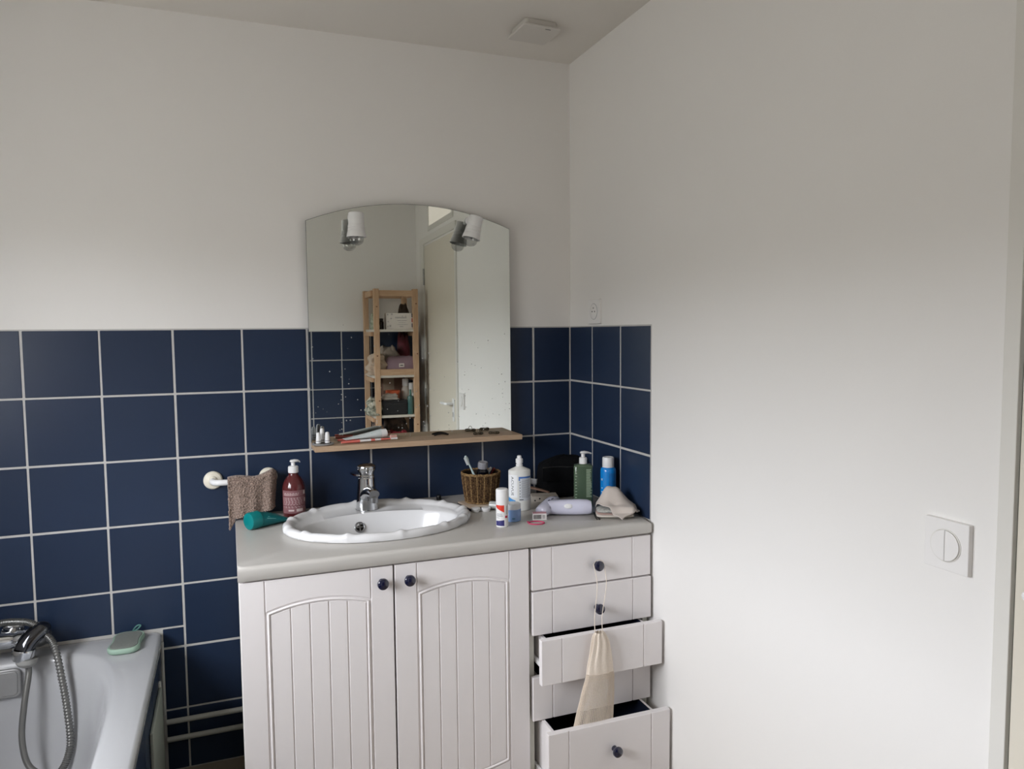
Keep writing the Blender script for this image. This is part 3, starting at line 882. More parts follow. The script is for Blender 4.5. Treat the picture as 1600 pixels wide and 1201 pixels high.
# ------------------------------------------------------------------ helpers for bottles
def pump(t, z, r=0.0148, hm=WPLAST, ang=0.0, L=0.026):
    MB().lathe([(r, z), (r + 0.0004, z + 0.003), (r, z + 0.018), (r - 0.002, z + 0.0205), (0.006, z + 0.0215)], 28).build('pump_collar', hm, t)
    p = MB().lathe([(0.0062, z + 0.020), (0.0062, z + 0.034)], 16)
    p.loft([[(x, y * w, zz + dz * h) for y, dz in ((-1, -0.3), (-0.6, 0.8), (0.6, 0.8), (1, -0.3), (0.5, -1), (-0.5, -1))]
            for x, w, h, zz in ((-0.0095, 0.005, 0.002, z + 0.036), (-0.006, 0.0085, 0.0045, z + 0.0365), (0.006, 0.0085, 0.005, z + 0.037), (0.016, 0.006, 0.004, z + 0.036), (L, 0.0035, 0.0028, z + 0.032))], True, True, True)
    p.build('pump_head', hm, t, 50, rot=(0, 0, ang))
def face_ang(x, y):
    """direction from a spot on the worktop towards the middle of the room"""
    return math.atan2(-2.2 - y, -1.1 - x)
def print_lines(mb, r, a0, a1, zs, h=0.0012, sx=1, sy=1):
    for i, z in enumerate(zs):
        e0 = a0 + (a1 - a0) * random.uniform(0, 0.06); e1 = a1 - (a1 - a0) * random.uniform(0, 0.25)
        cyl_patch(mb, r, e0, e1, z, z + h, 6, sx, sy)

def soap_bottle():
    x, y = -1.0105, -0.082
    t = thing('soap_dispenser', 'dark red pump soap bottle with pale label behind the basin', 'soap bottle', (x, y, WT + 0.0002))
    RED = mat('dark_red_bottle', (84, 34, 36), 0.12, spec=0.5, coat=0.4)
    prof = [(0.030, 0.0), (0.0345, 0.003), (0.0352, 0.008), (0.0352, 0.086), (0.0345, 0.096), (0.031, 0.108), (0.024, 0.121), (0.0165, 0.130), (0.0148, 0.134), (0.0148, 0.1385)]
    MB().lathe(prof, 40).build('bottle', RED, t)
    a = face_ang(x, y)
    LB = mat('label_mauve', (124, 84, 88), 0.6, var=0.1, vscale=200)
    q = MB(); cyl_patch(q, 0.0356, a - 1.25, a + 1.15, 0.014, 0.086, 24); lab = q.build('label', LB, t)
    PR = mat('label_print', (196, 178, 176), 0.6)
    q = MB(); print_lines(q, 0.0358, a - 1.1, a + 0.75, [0.0775, 0.0745, 0.0715, 0.062, 0.0585, 0.055, 0.0515, 0.048, 0.0445, 0.041, 0.035, 0.032], 0.0011)
    cyl_patch(q, 0.0358, a + 0.85, a + 1.12, 0.072, 0.084, 4); cyl_patch(q, 0.0358, a + 0.95, a + 1.12, 0.048, 0.060, 4)
    cyl_patch(q, 0.0358, a + 0.15, a + 0.75, 0.019, 0.028, 6); cyl_patch(q, 0.0358, a - 0.55, a - 0.05, 0.021, 0.026, 6)
    q.build('print', PR, lab)
    q = MB(); cyl_patch(q, 0.0358, a - 1.2, a + 1.1, 0.0665, 0.0675, 20); cyl_patch(q, 0.0358, a - 1.2, a + 1.1, 0.0375, 0.0385, 20); q.build('rule', RED, lab)
    pump(t, 0.1385, 0.0158, WPLAST, 0.25, 0.022)
soap_bottle()

def teal_tube():
    # lies on its side: round cap to the left front, flat crimped end to the right back
    a, e = Vector((-1.150, -0.215, WT + 0.0262)), Vector((-1.030, -0.135, WT + 0.010))
    t = thing('shampoo_tube', 'teal plastic tube lying on the worktop beside the towel', 'tube', a)
    TEAL = mat('teal_plastic', (0, 116, 116), 0.35, spec=0.45)
    TEALD = mat('teal_tube_body', (0, 98, 102), 0.4, spec=0.4, var=0.1, vscale=60)
    d = (e - a); L = d.length; x = Vector((d.x, d.y, 0)).normalized(); side = Vector((-x.y, x.x, 0))
    def ring(s, hw, hh, zc):
        return [tuple(x * s + side * math.cos(k * PI / 12) * hw + Vector((0, 0, 1)) * (zc + math.sin(k * PI / 12) * hh)) for k in range(24)]
    c = MB().loft([ring(-0.004, 0.018, 0.018, 0), ring(-0.002, 0.0245, 0.0245, 0), ring(0.002, 0.026, 0.026, 0), ring(0.030, 0.026, 0.026, 0), ring(0.031, 0.025, 0.025, 0)], True, True, True)
    c.build('cap', TEAL, t)
    b = MB().loft([ring(0.0305, 0.0245, 0.0245, -0.0012), ring(0.06, 0.026, 0.021, -0.004), ring(0.09, 0.028, 0.015, -0.009), ring(0.115, 0.030, 0.009, -0.015), ring(0.138, 0.031, 0.003, -0.020), ring(0.148, 0.031, 0.0012, -0.022)], True, True, True)
    body = b.build('tube_body', TEALD, t)
    q = MB()
    pr = mat('teal_print', (120, 190, 186), 0.5)
    for i, (s0, s1, k) in enumerate(((0.045, 0.075, 0.35), (0.05, 0.085, 0.1), (0.10, 0.113, 0.25), (0.055, 0.07, -0.15))):
        def fn(u, v, s0=s0, s1=s1, k=k):
            s = s0 + (s1 - s0) * u; f = (s - 0.0305) / 0.1075
            hw, hh, zc = 0.0245 + 0.0065 * f, 0.0245 - 0.0215 * f + 0.0004, -0.0012 - 0.019 * f
            an = -PI / 2 + 0.9 + k + v * 0.06
            return tuple(x * s - side * math.cos(an) * (hw + 0.0006) + Vector((0, 0, zc + abs(math.sin(an)) * (hh + 0.0012) + 0.001)))
        q.grid(fn, 6, 1)
    q.build('print', pr, body)
teal_tube()

# ------------------------------------------------------------------ basket with brushes
BKX, BKY = -0.418, -0.185
def flat_case():
    t = thing('flat_case', 'thin beige and navy case lying under the wicker basket', 'case', (BKX - 0.012, BKY - 0.012, WT), (0, 0, 0.15))
    BE = mat('beige_case', (196, 178, 160), 0.5)
    NV = mat('navy_case', (24, 28, 52), 0.4)
    MB().prism(rrect(-0.058, -0.05, 0.05, 0.05, 0.006), 0.0, 0.008, 'z', 0.0015).build('case_base', NV, t)
    MB().prism(rrect(-0.056, -0.048, 0.048, 0.048, 0.006), 0.008, 0.014, 'z', 0.0015).build('case_lid', BE, t)
flat_case()
BZ = WT + 0.0142
def basket():
    t = thing('wicker_basket', 'round brown woven seagrass basket holding toothbrushes', 'basket', (BKX, BKY, BZ))
    WK = mat('seagrass', (104, 80, 54), 0.8, spec=0.15, rgb2=(56, 40, 28), vscale=170, bump=0.6, bscale=300)
    WK2 = mat('seagrass_gold', (150, 122, 84), 0.7, spec=0.2, rgb2=(90, 68, 42), vscale=200, bump=0.6, bscale=300)
    DK = mat('basket_inside', (44, 32, 22), 0.9)
    h, r0, r1 = 0.098, 0.051, 0.064
    q = MB()
    n = 66
    for k in range(n):
        a = 2 * PI * k / n
        pts, rad = [], []
        for i in range(19):
            f = i / 18
            r = r0 + (r1 - r0) * f ** 0.8
            wob = 0.0006 * math.sin(i * 1.9 + k * 2.1)
            pts.append(((r + wob) * math.cos(a), (r + wob) * math.sin(a), 0.003 + (h - 0.004) * f)); rad.append(0.0024 + 0.0005 * (i % 2))
        q.mat(1 if k % 4 == 0 else 0).tube(pts, rad, 6)
    q.build('woven_side', [WK, WK2], t, 60)
    MB().lathe([(0.0, 0.001), (r0 - 0.001, 0.001), (r0 - 0.0015, 0.004), (r1 - 0.003, h - 0.002), (r1 - 0.0045, h - 0.002), (r0 - 0.004, 0.006), (0, 0.006)], 40).build('lining', DK, t)
    q = MB()
    for dz in (0.0, 0.004):
        q.tube([(r1 * math.cos(2 * PI * k / 72), r1 * math.sin(2 * PI * k / 72), h - 0.002 + dz * 0.6 + 0.0008 * math.sin(k * 1.3)) for k in range(73)], 0.0030, 8)
    q.build('rim_cord', WK2, t, 60)
    q = MB().tube([((r0 + 0.001) * math.cos(2 * PI * k / 60), (r0 + 0.001) * math.sin(2 * PI * k / 60), 0.003) for k in range(61)], 0.0030, 8)
    q.build('base_cord', WK2, t, 60)
basket()
def toothbrush(name, label, base, tip, c_handle, c_head, flip=1):
    base, tip = Vector(base), Vector(tip)
    t = thing(name, label, 'toothbrush', base)
    d = tip - base; L = d.length; d.normalize()
    f = Vector((-0.55, -0.83, 0)); f = (f - d * f.dot(d)).normalized() * flip
    s = d.cross(f)
    P = [d * (L * k / 14) for k in range(15)]
    rad = [0.0042, 0.0048, 0.005, 0.005, 0.0048, 0.0046, 0.0044, 0.0042, 0.0036, 0.003, 0.0027, 0.0026, 0.004, 0.0058, 0.003]
    MB().tube(P, rad, 12).build('handle', c_handle, t)
    q = MB()
    for i in range(9):
        for j in range(3):
            o = d * (L - 0.027 + i * 0.003) + s * ((j - 1) * 0.0032)
            q.tube([o + f * 0.003, o + f * 0.0135], 0.00135, 6)
    q.build('bristles', c_head, t)
PBL = mat('pale_blue_plastic', (196, 214, 214), 0.3)
toothbrush('toothbrush', 'pale blue toothbrush leaning to the left in the wicker basket', (BKX + 0.005, BKY - 0.010, BZ + 0.02), (-0.474, -0.194, 0.9765), PBL, mat('white_bristle', (214, 220, 220), 0.7))
toothbrush('toothbrush', 'blue and white toothbrush at the right of the wicker basket', (BKX - 0.01, BKY + 0.012, BZ + 0.02), (-0.376, -0.170, 0.928), WPLAST, mat('blue_bristle', (40, 140, 190), 0.6), -1)
toothbrush('toothbrush', 'red-handled toothbrush at the right rim of the wicker basket', (BKX - 0.002, BKY + 0.02, BZ + 0.02), (-0.362, -0.163, 0.924), mat('maroon_plastic', (110, 36, 34), 0.4), mat('maroon_bristle', (120, 50, 46), 0.6), -1)
def black_bottle():
    t = thing('mouthwash_bottle', 'small black bottle with ribbed grey cap in the wicker basket', 'bottle', (BKX + 0.004, BKY + 0.006, BZ + 0.0062), (math.radians(8), 0, 0))
    MB().lathe([(0.018, 0.0), (0.0205, 0.003), (0.0205, 0.085), (0.019, 0.098), (0.0145, 0.104), (0.0145, 0.108)], 28).build('bottle', mat('black_gloss', (10, 11, 18), 0.15, coat=0.4), t)
    GC = mat('grey_cap', (140, 140, 146), 0.4)
    q = MB()
    pr = []
    for k in range(48):
        pass
    q.loft([[((r + (0.0004 if k % 2 else -0.0002)) * math.cos(2 * PI * k / 48), (r + (0.0004 if k % 2 else -0.0002)) * math.sin(2 * PI * k / 48), z) for k in range(48)] for r, z in ((0.0160, 0.107), (0.0164, 0.110), (0.0164, 0.126))], True, True, False)
    q.lathe([(0.0160, 0.126), (0.0150, 0.1285), (0.012, 0.1285), (0.0115, 0.1275), (0, 0.1275)], 40)
    q.build('cap', GC, t, 30)
black_bottle()

# ------------------------------------------------------------------ contact lens things
def solution_bottle():
    x, y = -0.322, -0.292
    t = thing('lens_solution_bottle', 'tall white contact lens solution bottle beside the basket', 'bottle', (x, y, WT), (0, 0, 0.0))
    sx, sy = 1.0, 0.72
    rz = math.radians(-10)
    prof = [(0.0325, 0.0), (0.0355, 0.002), (0.0362, 0.006), (0.0362, 0.128), (0.0355, 0.131), (0.030, 0.134), (0.018, 0.139), (0.0108, 0.143), (0.0098, 0.146)]
    b = MB().lathe(prof, 48, sx=sx, sy=sy).build('bottle', mat('milky_plastic', (220, 220, 216), 0.35, spec=0.4), t, rot=(0, 0, rz))
    n = MB().lathe([(0.0112, 0.145), (0.0112, 0.149), (0.0095, 0.150), (0.0095, 0.153), (0.0118, 0.154), (0.0118, 0.166), (0.0102, 0.168), (0.0075, 0.1685), (0.0072, 0.176), (0.005, 0.178), (0, 0.178)], 28)
    n.build('nozzle', WPLAST, t)
    a = face_ang(x, y) - rz
    R = 0.0366
    q = MB(); cyl_patch(q, R, a - 1.25, a - 0.12, 0.045, 0.118, 14, sx, sy); lab = q.build('front_label', mat('label_white', (234, 236, 238), 0.5), b)
    q = MB(); cyl_patch(q, R, a - 1.25, a - 0.30, 0.030, 0.046, 12, sx, sy, z1b=0.036); q.build('blue_swoosh', mat('label_blue', (70, 140, 200), 0.5), b)
    q = MB(); cyl_patch(q, R, a + 0.02, a + 1.3, 0.034, 0.112, 14, sx, sy); rl = q.build('back_label', mat('label_grey', (204, 208, 212), 0.5), b)
    q = MB(); cyl_patch(q, R + 0.0002, a + 0.0, a + 1.3, 0.1065, 0.1125, 14, sx, sy); cyl_patch(q, R + 0.0002, a + 0.0, a + 0.12, 0.100, 0.1125, 4, sx, sy); q.build('blue_band', mat('label_blue2', (66, 110, 178), 0.5), rl)
    q = MB(); print_lines(q, R + 0.0003, a + 0.22, a + 1.25, [0.1015 - 0.0032 * i for i in range(19)], 0.0012, sx, sy); q.build('print', INKG, rl)
    q = MB()
    for i in range(6): cyl_patch(q, R + 0.0003, a + 0.08, a + 0.16, 0.094 - 0.0095 * i, 0.0965 - 0.0095 * i, 2, sx, sy)
    print_lines(q, R + 0.0003, a + 0.05, a + 0.55, [0.0365], 0.0025, sx, sy)
    q.build('print', INK, rl)
    # the brand name runs down the label
    vs, fs = text_geo('ACUVUE', 0.0175)
    out = []
    for vx, vy, _ in vs:
        an = a - 0.62 + vy * 0.78 / R                 # letter height runs round the bottle, words run down it
        zz = 0.082 - vx * 0.92
        out.append(((R + 0.0004) * math.cos(an) * sx, (R + 0.0004) * math.sin(an) * sy, zz))
    q = MB(); q.add(out, fs); q.build('lettering', INK, lab, 0)
solution_bottle()
def lens_case():
    t = thing('contact_lens_case', 'small white contact lens case beside the basin', 'lens case', (-0.447, -0.268, WT), (0, 0, -0.22))
    for x in (-0.0165, 0.0165):
        q = MB().lathe([(0.0105, 0.0), (0.013, 0.003), (0.0148, 0.010), (0.0152, 0.0125), (0.0142, 0.0132), (0.0, 0.0132)], 28, M=T(x, 0, 0)); q.build('well', WPLAST, t)
    MB().box((-0.012, -0.005, 0.004), (0.012, 0.005, 0.0095), 0.001).build('bridge', mat('case_grey', (150, 152, 156), 0.5), t)
lens_case()
def pill_vial():
    t = thing('small_vial', 'little clear vial with white cap lying behind the stick deodorant', 'vial', (-0.392, -0.262, WT + 0.0138), (0, 0, -0.62))
    MB().lathe([(0.0, -0.022), (0.013, -0.022), (0.0135, -0.02), (0.0135, 0.012), (0.011, 0.014)], 24, M=T(ry=PI / 2)).build('vial_body', mat('vial_grey', (168, 170, 168), 0.2, coat=0.3), t)
    MB().lathe([(0.0132, 0.013), (0.0137, 0.015), (0.0137, 0.026), (0.012, 0.0275), (0.0, 0.0275)], 24, M=T(ry=PI / 2)).build('cap', WPLAST, t)
pill_vial()

def roll_on():
    x, y = -0.4455, -0.463
    t = thing('stick_tube', 'slim white cylinder tube with red and navy label at the worktop front', 'tube', (x, y, WT))
    R = 0.0183
    a = face_ang(x, y)
    MB().lathe([(0.0168, 0.0), (0.018, 0.001), (R, 0.003), (R, 0.068), (0.0178, 0.0685)], 36).build('tube_body', WPLAST, t)
    MB().lathe([(0.0176, 0.068), (0.0186, 0.0688), (0.0186, 0.108), (0.0178, 0.1115), (0.0155, 0.1135), (0.0, 0.1138)], 36).build('cap', WPLAST, t)
    q = MB(); cyl_patch(q, R + 0.0002, a - 1.2, a + 0.35, 0.047, 0.066, 16, z0b=0.047); lab = None
    q = MB(); cyl_patch(q, R + 0.0002, a - 1.25, a + 0.35, 0.060, 0.0665, 16, z0b=0.045); q.build('red_wedge', mat('label_red', (214, 56, 40), 0.45), t)
    q = MB(); cyl_patch(q, R + 0.0002, a - 1.25, a + 0.35, 0.005, 0.0185, 16, z1b=0.0225); q.build('navy_band', mat('label_navy', (52, 50, 108), 0.45), t)
    q = MB(); print_lines(q, R + 0.0003, a - 1.0, a + 0.25, [0.040, 0.0365, 0.033], 0.0013); print_lines(q, R + 0.0003, a - 1.0, a - 0.3, [0.028], 0.001); q.build('print', INKG, t)
    q = MB(); cyl_patch(q, R + 0.0003, a + 0.5, a + 1.0, 0.028, 0.035, 6); q.build('red_spot', mat('label_crimson', (180, 30, 56), 0.45), t)
    q = MB(); cyl_patch(q, R + 0.0003, a + 0.72, a + 0.80, 0.038, 0.064, 3); cyl_patch(q, R + 0.0003, a + 0.88, a + 0.95, 0.038, 0.064, 3); q.build('print', INKG, t)
roll_on()
def cream_jar():
    x, y = -0.392, -0.412
    t = thing('cream_jar', 'blue cosmetic jar with white lid behind the white stick tube', 'jar', (x, y, WT))
    a = face_ang(x, y)
    MB().lathe([(0.022, 0.0), (0.0245, 0.0015), (0.025, 0.004), (0.025, 0.036), (0.0242, 0.037)], 40).build('jar', mat('cornflower_glass', (128, 160, 208), 0.22, spec=0.5, coat=0.3), t)
    MB().lathe([(0.0235, 0.0365), (0.0240, 0.038), (0.0240, 0.0525), (0.0225, 0.0540), (0.0, 0.0542)], 40).build('lid', mat('jar_lid', (206, 208, 212), 0.35), t)
    q = MB(); print_lines(q, 0.0252, a - 0.1, a + 0.35, [0.011, 0.0085], 0.0016); q.build('print', mat('teal_ink', (40, 110, 140), 0.5), t)
cream_jar()
def small_box():
    t = thing('small_carton', 'tiny carton with a barcode label lying before the hair remover', 'box', (-0.312, -0.432, WT), (0, 0, -0.30))
    MB().box((-0.0215, -0.012, 0.0), (0.0215, 0.012, 0.0205), 0.0008).build('carton', mat('carton_white', (212, 208, 206), 0.6), t)
    MB().box((-0.0205, -0.0114, 0.0204), (0.0205, 0.0114, 0.0212)).build('pink_flap', mat('carton_pink', (200, 150, 160), 0.6), t)
    q = MB(); x = -0.0185
    while x < 0.005:
        wd = random.choice((0.0006, 0.0011, 0.0016)); q.box((x, -0.0123, 0.004), (x + wd, -0.0119, 0.0165)); x += wd + random.choice((0.0006, 0.001))
    for z in (0.006, 0.010, 0.0135): q.box((0.0085, -0.0123, z), (0.0165, -0.0119, z + 0.0014))
    q.build('barcode', INK, t, 0)
small_box()
q = MB(); n = 48
q.tube([(0.024 * math.cos(2 * PI * k / n), 0.0185 * math.sin(2 * PI * k / n) + (0.003 if 20 < k < 28 else 0), 0.0018) for k in range(n + 1)], 0.0019, 8)
q.tube([(-0.024, 0.002, 0.003), (-0.027, 0.006, 0.0035), (-0.022, 0.007, 0.003)], 0.0021, 6)
o = q.build('hair_elastic', mat('raspberry_elastic', (190, 62, 100), 0.7), None, 60, (-0.340, -0.474, WT), (0, 0, -0.4))
tag(o, 'thin raspberry pink hair elastic lying on the worktop', 'hair elastic')

def hair_remover():
    LAV = mat('lavender_plastic', (206, 206, 224), 0.22, spec=0.5, coat=0.3)
    t = thing('hair_remover', 'pale lavender handheld hair removal device lying on the worktop', 'hair remover', (-0.215, -0.405, WT))
    o = Vector((-0.215, -0.405, 0))
    def ring(c, ax, w, h, n=24, p=2.4):
        c = Vector(c) - o; ax = Vector(ax).normalized(); s = Vector((0, 0, 1)).cross(ax).normalized(); u = ax.cross(s)
        out = []
        for k in range(n):
            a = 2 * PI * k / n; ca, sa = math.cos(a), math.sin(a)
            out.append(tuple(c + s * (w * math.copysign(abs(ca) ** (2 / p), ca)) + u * (h * math.copysign(abs(sa) ** (2 / p), sa))))
        return out
    h = MB().loft([ring((-0.138, -0.440, 0.024), (-1, 0.25, 0), 0.013, 0.014), ring((-0.140, -0.4395, 0.024), (-1, 0.25, 0), 0.0185, 0.0205), ring((-0.150, -0.437, 0.0245), (-1, 0.26, 0), 0.0205, 0.0235),
                   ring((-0.175, -0.429, 0.0255), (-1, 0.30, 0), 0.0210, 0.0245), ring((-0.205, -0.418, 0.0255), (-1, 0.36, 0), 0.0205, 0.0240), ring((-0.235, -0.405, 0.0250), (-1, 0.5, 0), 0.021, 0.0230), ring((-0.262, -0.388, 0.024), (-1, 0.7, 0), 0.022, 0.021)], True, True, True)
    h.build('handle', LAV, t, 50)
    g = MB().loft([ring((-0.303, -0.418, 0.0185), (1, 0.9, 0), 0.014, 0.012), ring((-0.300, -0.4155, 0.0185), (1, 0.9, 0.02), 0.0185, 0.0165), ring((-0.285, -0.402, 0.020), (1, 0.9, 0.05), 0.0205, 0.0190),
                   ring((-0.262, -0.382, 0.0235), (1, 0.9, 0.1), 0.0215, 0.0225), ring((-0.238, -0.360, 0.0255), (1, 0.9, 0.05), 0.0205, 0.0240), ring((-0.215, -0.340, 0.0255), (1, 0.9, 0), 0.017, 0.020), ring((-0.207, -0.333, 0.0255), (1, 0.9, 0), 0.009, 0.012)], True, True, True)
    g.build('head', LAV, t, 50)
    bt = MB().lathe([(0.0, 0.003), (0.006, 0.0028), (0.0085, 0.0015), (0.0095, 0.0)], 24, sx=1.45, sy=0.85, M=T(-0.215 - o.x, -0.4345 - o.y, 0.0325, rx=PI / 2 - 0.35, rz=-0.36))
    bt.build('button', WPLAST, t)
    DG = mat('device_grey', (90, 90, 110), 0.4)
    MB().box((-0.006, -0.0008, -0.0012), (0.006, 0.0008, 0.0012), 0.0004, M=T(-0.262 - o.x, -0.392 - o.y, 0.0462, rz=0.73)).build('vent_slot', DG, t)
    MB().box((-0.008, -0.0008, -0.0012), (0.008, 0.0008, 0.0012), 0.0004, M=T(-0.247 - o.x, -0.385 - o.y, 0.0484, rz=0.73)).build('vent_slot', DG, t)
    MB().lathe([(0.0022, 0), (0.0022, 0.001)], 12, sy=1.6, M=T(-0.268 - o.x, -0.413 - o.y, 0.028, rx=PI / 2 - 0.3, rz=-0.6)).build('indicator', DG, t)
    MB().lathe([(0.0016, 0), (0.0016, 0.001)], 10, M=T(-0.302 - o.x, -0.421 - o.y, 0.020, rx=PI / 2, rz=-0.7)).build('indicator', INK, t)
hair_remover()

def green_bottle():
    x, y = -0.1135, -0.335
    t = thing('shower_gel_bottle', 'clear green rectangular pump bottle near the tiled corner', 'bottle', (x, y, WT), (0, 0, -0.36))
    GR = mat('clear_green', (92, 112, 90), 0.12, spec=0.5, trans=0.30, coat=0.4)
    GL = mat('green_gel', (84, 106, 82), 0.3, spec=0.4)
    q = MB()
    rr = [rrect(-w, -d, w, d, 0.009, 5) for w, d in ((0.029, 0.0185), (0.031, 0.020), (0.031, 0.020), (0.029, 0.0185), (0.018, 0.013), (0.0145, 0.0125))]
    q.loft([[(px, py, z) for px, py in l] for l, z in zip(rr, (0.0, 0.003, 0.135, 0.1395, 0.142, 0.1435))], True, True, True)
    b = q.build('bottle', GR, t, 50)
    q = MB(); q.prism(rrect(-0.0285, -0.0175, 0.0285, 0.0175, 0.007), 0.003, 0.112, 'z', 0.001); q.build('gel', GL, t)
    PR = mat('pale_print', (176, 196, 170), 0.6)
    q = MB()
    for i in range(26):
        q.box((0.0085, -0.0204, 0.126 - 0.0036 * i), (0.0085 + random.uniform(0.012, 0.019), -0.0200, 0.1272 - 0.0036 * i))
    q.box((0.010, -0.0204, 0.014), (0.017, -0.0200, 0.0225)); q.box((0.020, -0.0204, 0.015), (0.025, -0.0200, 0.0215))
    for i in range(10):
        q.box((-0.028, -0.0204, 0.124 - 0.010 * i), (-0.028 + random.uniform(0.003, 0.007), -0.0200, 0.1255 - 0.010 * i))
    q.build('print', PR, b, 0)
    MB().tube([(0, 0, 0.014), (0, 0, 0.145)], 0.003, 10).build('dip_tube', PR, t)
    pump(t, 0.1435, 0.0128, WPLAST, 0.30, 0.029)
green_bottle()
def spray_can():
    x, y = -0.0385, -0.368
    t = thing('spray_can', 'bright blue aerosol can with white cap by the right wall', 'spray can', (x, y, WT))
    a = face_ang(x, y)
    MB().lathe([(0.0235, 0.0), (0.0255, 0.002), (0.0258, 0.006), (0.0258, 0.120), (0.0248, 0.126), (0.0215, 0.131), (0.0185, 0.1325)], 40).build('can', mat('azure_metal', (20, 128, 206), 0.2, spec=0.5, coat=0.3), t)
    MB().lathe([(0.0188, 0.131), (0.0192, 0.132), (0.0188, 0.162), (0.0178, 0.1645), (0.015, 0.1655), (0.0135, 0.1648), (0.0, 0.1648)], 36).build('cap', WPLAST, t)
    q = MB(); print_lines(q, 0.0260, a + 0.1, a + 1.1, [0.112 - 0.004 * i for i in range(16)], 0.0015); q.build('print', mat('deep_blue_print', (10, 70, 140), 0.5), t)
    q = MB()
    for z in (0.094, 0.0905, 0.064, 0.052): cyl_patch(q, 0.0260, a - 0.95, a - 0.75, z, z + 0.0022, 3)
    q.build('print', WPLAST, t)
spray_can()
def wash_bag():
    t = thing('toiletry_bag', 'black fabric toiletry bag pushed into the tiled corner', 'bag', (-0.098, -0.135, WT), (0, 0, -0.16))
    q = MB()
    L = []
    for z, w, d, dx in ((0.0, 0.082, 0.050, 0), (0.004, 0.088, 0.055, 0), (0.03, 0.090, 0.056, 0.001), (0.07, 0.088, 0.050, 0.002), (0.098, 0.087, 0.046, 0.002), (0.110, 0.084, 0.040, 0.003), (0.119, 0.074, 0.030, 0.008), (0.128, 0.058, 0.022, 0.016), (0.136, 0.038, 0.012, 0.020), (0.139, 0.015, 0.004, 0.022)):
        l = []
        for k in range(48):
            a = 2 * PI * k / 48; c, s = math.cos(a), math.sin(a)
            jx = 0.003 * mnoise.noise(Vector((c * 2, s * 2, z * 30)))
            l.append((dx + (w + jx) * math.copysign(abs(c) ** 0.45, c), (d + jx) * math.copysign(abs(s) ** 0.55, s), z + (0.006 * mnoise.noise(Vector((c * 3, s * 3, 1.0))) if z > 0.05 else 0)))
        L.append(l)
    q.loft(L, True, True, True); q.build('bag_body', BLACKF, t, 60)
    f = MB().grid(lambda u, v: (-0.085 + 0.125 * u, -0.058 - 0.002 * math.sin(u * 9), 0.060 + 0.046 * v), 10, 3); f.build('front_pocket', BLACKF, t)
    z = MB().tube([(-0.083 + 0.013 * k, -0.0565 - 0.001 * math.sin(k), 0.107 + 0.002 * math.sin(k * 0.5)) for k in range(12)], 0.0022, 6); z.build('zip', mat('zip_black', (26, 26, 28), 0.4), t)
wash_bag()
def packets():
    BR = mat('kraft_paper', (150, 120, 104), 0.7, var=0.08, vscale=40)
    q = MB().grid(lambda u, v: (0.080 * u - 0.04, 0.050 * v - 0.025, 0.022 + 0.020 * (1 - u) + 0.003 * math.sin(v * 5)), 8, 6)
    o = q.build('paper_packet', BR, None, 60, (-0.198, -0.150, WT), (0, 0, -0.35)); md = o.modifiers.new('thick', 'SOLIDIFY'); md.thickness = 0.003
    tag(o, 'brown paper packet leaning behind the tall white bottle', 'packet')
    t = thing('patterned_carton', 'low printed carton between the tall white bottle and the black bag', 'box', (-0.196, -0.200, WT), (0, 0, -0.28))
    MB().box((-0.045, -0.028, 0), (0.045, 0.028, 0.020), 0.001).build('carton', mat('carton_cream', (190, 182, 172), 0.6, var=0.1, vscale=40), t)
    q = MB()
    for k in range(5): q.lathe([(0.0028, 0), (0.0028, 0.0006), (0, 0.0006)], 10, M=T(-0.034 + 0.016 * k, -0.0279, 0.006 + 0.006 * (k % 2), rx=PI / 2))
    q.build('print', INK, t)
    q = MB().grid(lambda u, v: (0.03 * u, 0.004 * math.sin(u * 6), 0.022 * v + 0.001), 6, 3)
    o = q.build('paper_slip', mat('tissue_white', (196, 198, 200), 0.7), None, 60, (-0.212, -0.105, WT + 0.036), (0.2, 0, -0.2)); md = o.modifiers.new('thick', 'SOLIDIFY'); md.thickness = 0.001
    tag(o, 'small crumpled white paper slip beside the black toiletry bag', 'paper')
packets()
q = MB().lathe([(0.008, 0.0), (0.0085, 0.001), (0.0085, 0.015), (0.0075, 0.0165), (0, 0.0168)], 20)
tag(q.build('bottle_cap', BLACKP, None, 40, (-0.527, -0.050, WT)), 'little black cap standing on the worktop behind the basin', 'cap')

# cosmetic pouch and the cloth thrown over it
def pouch():
    t = thing('cosmetic_pouch', 'pale striped cosmetic pouch under the beige cloth', 'pouch', (-0.078, -0.482, WT), (0, 0, -0.40))
    PM = mat('pouch_fabric', (188, 186, 180), 0.8, rgb2=(150, 152, 148), vscale=140)
    def slab(z0, z1, w, d):
        L = []
        for f in (0.0, 0.25, 0.5, 0.75, 1.0):
            s = math.sin(PI * (0.12 + 0.76 * f)) ** 0.35
            L.append([(px * s, py * s, z0 + (z1 - z0) * f) for px, py in rrect(-w, -d, w, d, 0.012, 5)])
        return MB().loft(L, True, True, True)
    slab(0.0, 0.012, 0.058, 0.040).build('pouch_body', mat('pouch_cream', (206, 200, 190), 0.8), t)
    slab(0.011, 0.015, 0.0575, 0.0395).build('pink_piping', mat('pouch_pink', (206, 176, 168), 0.8), t)
    slab(0.014, 0.028, 0.057, 0.039).build('upper_fold', PM, t)
pouch()
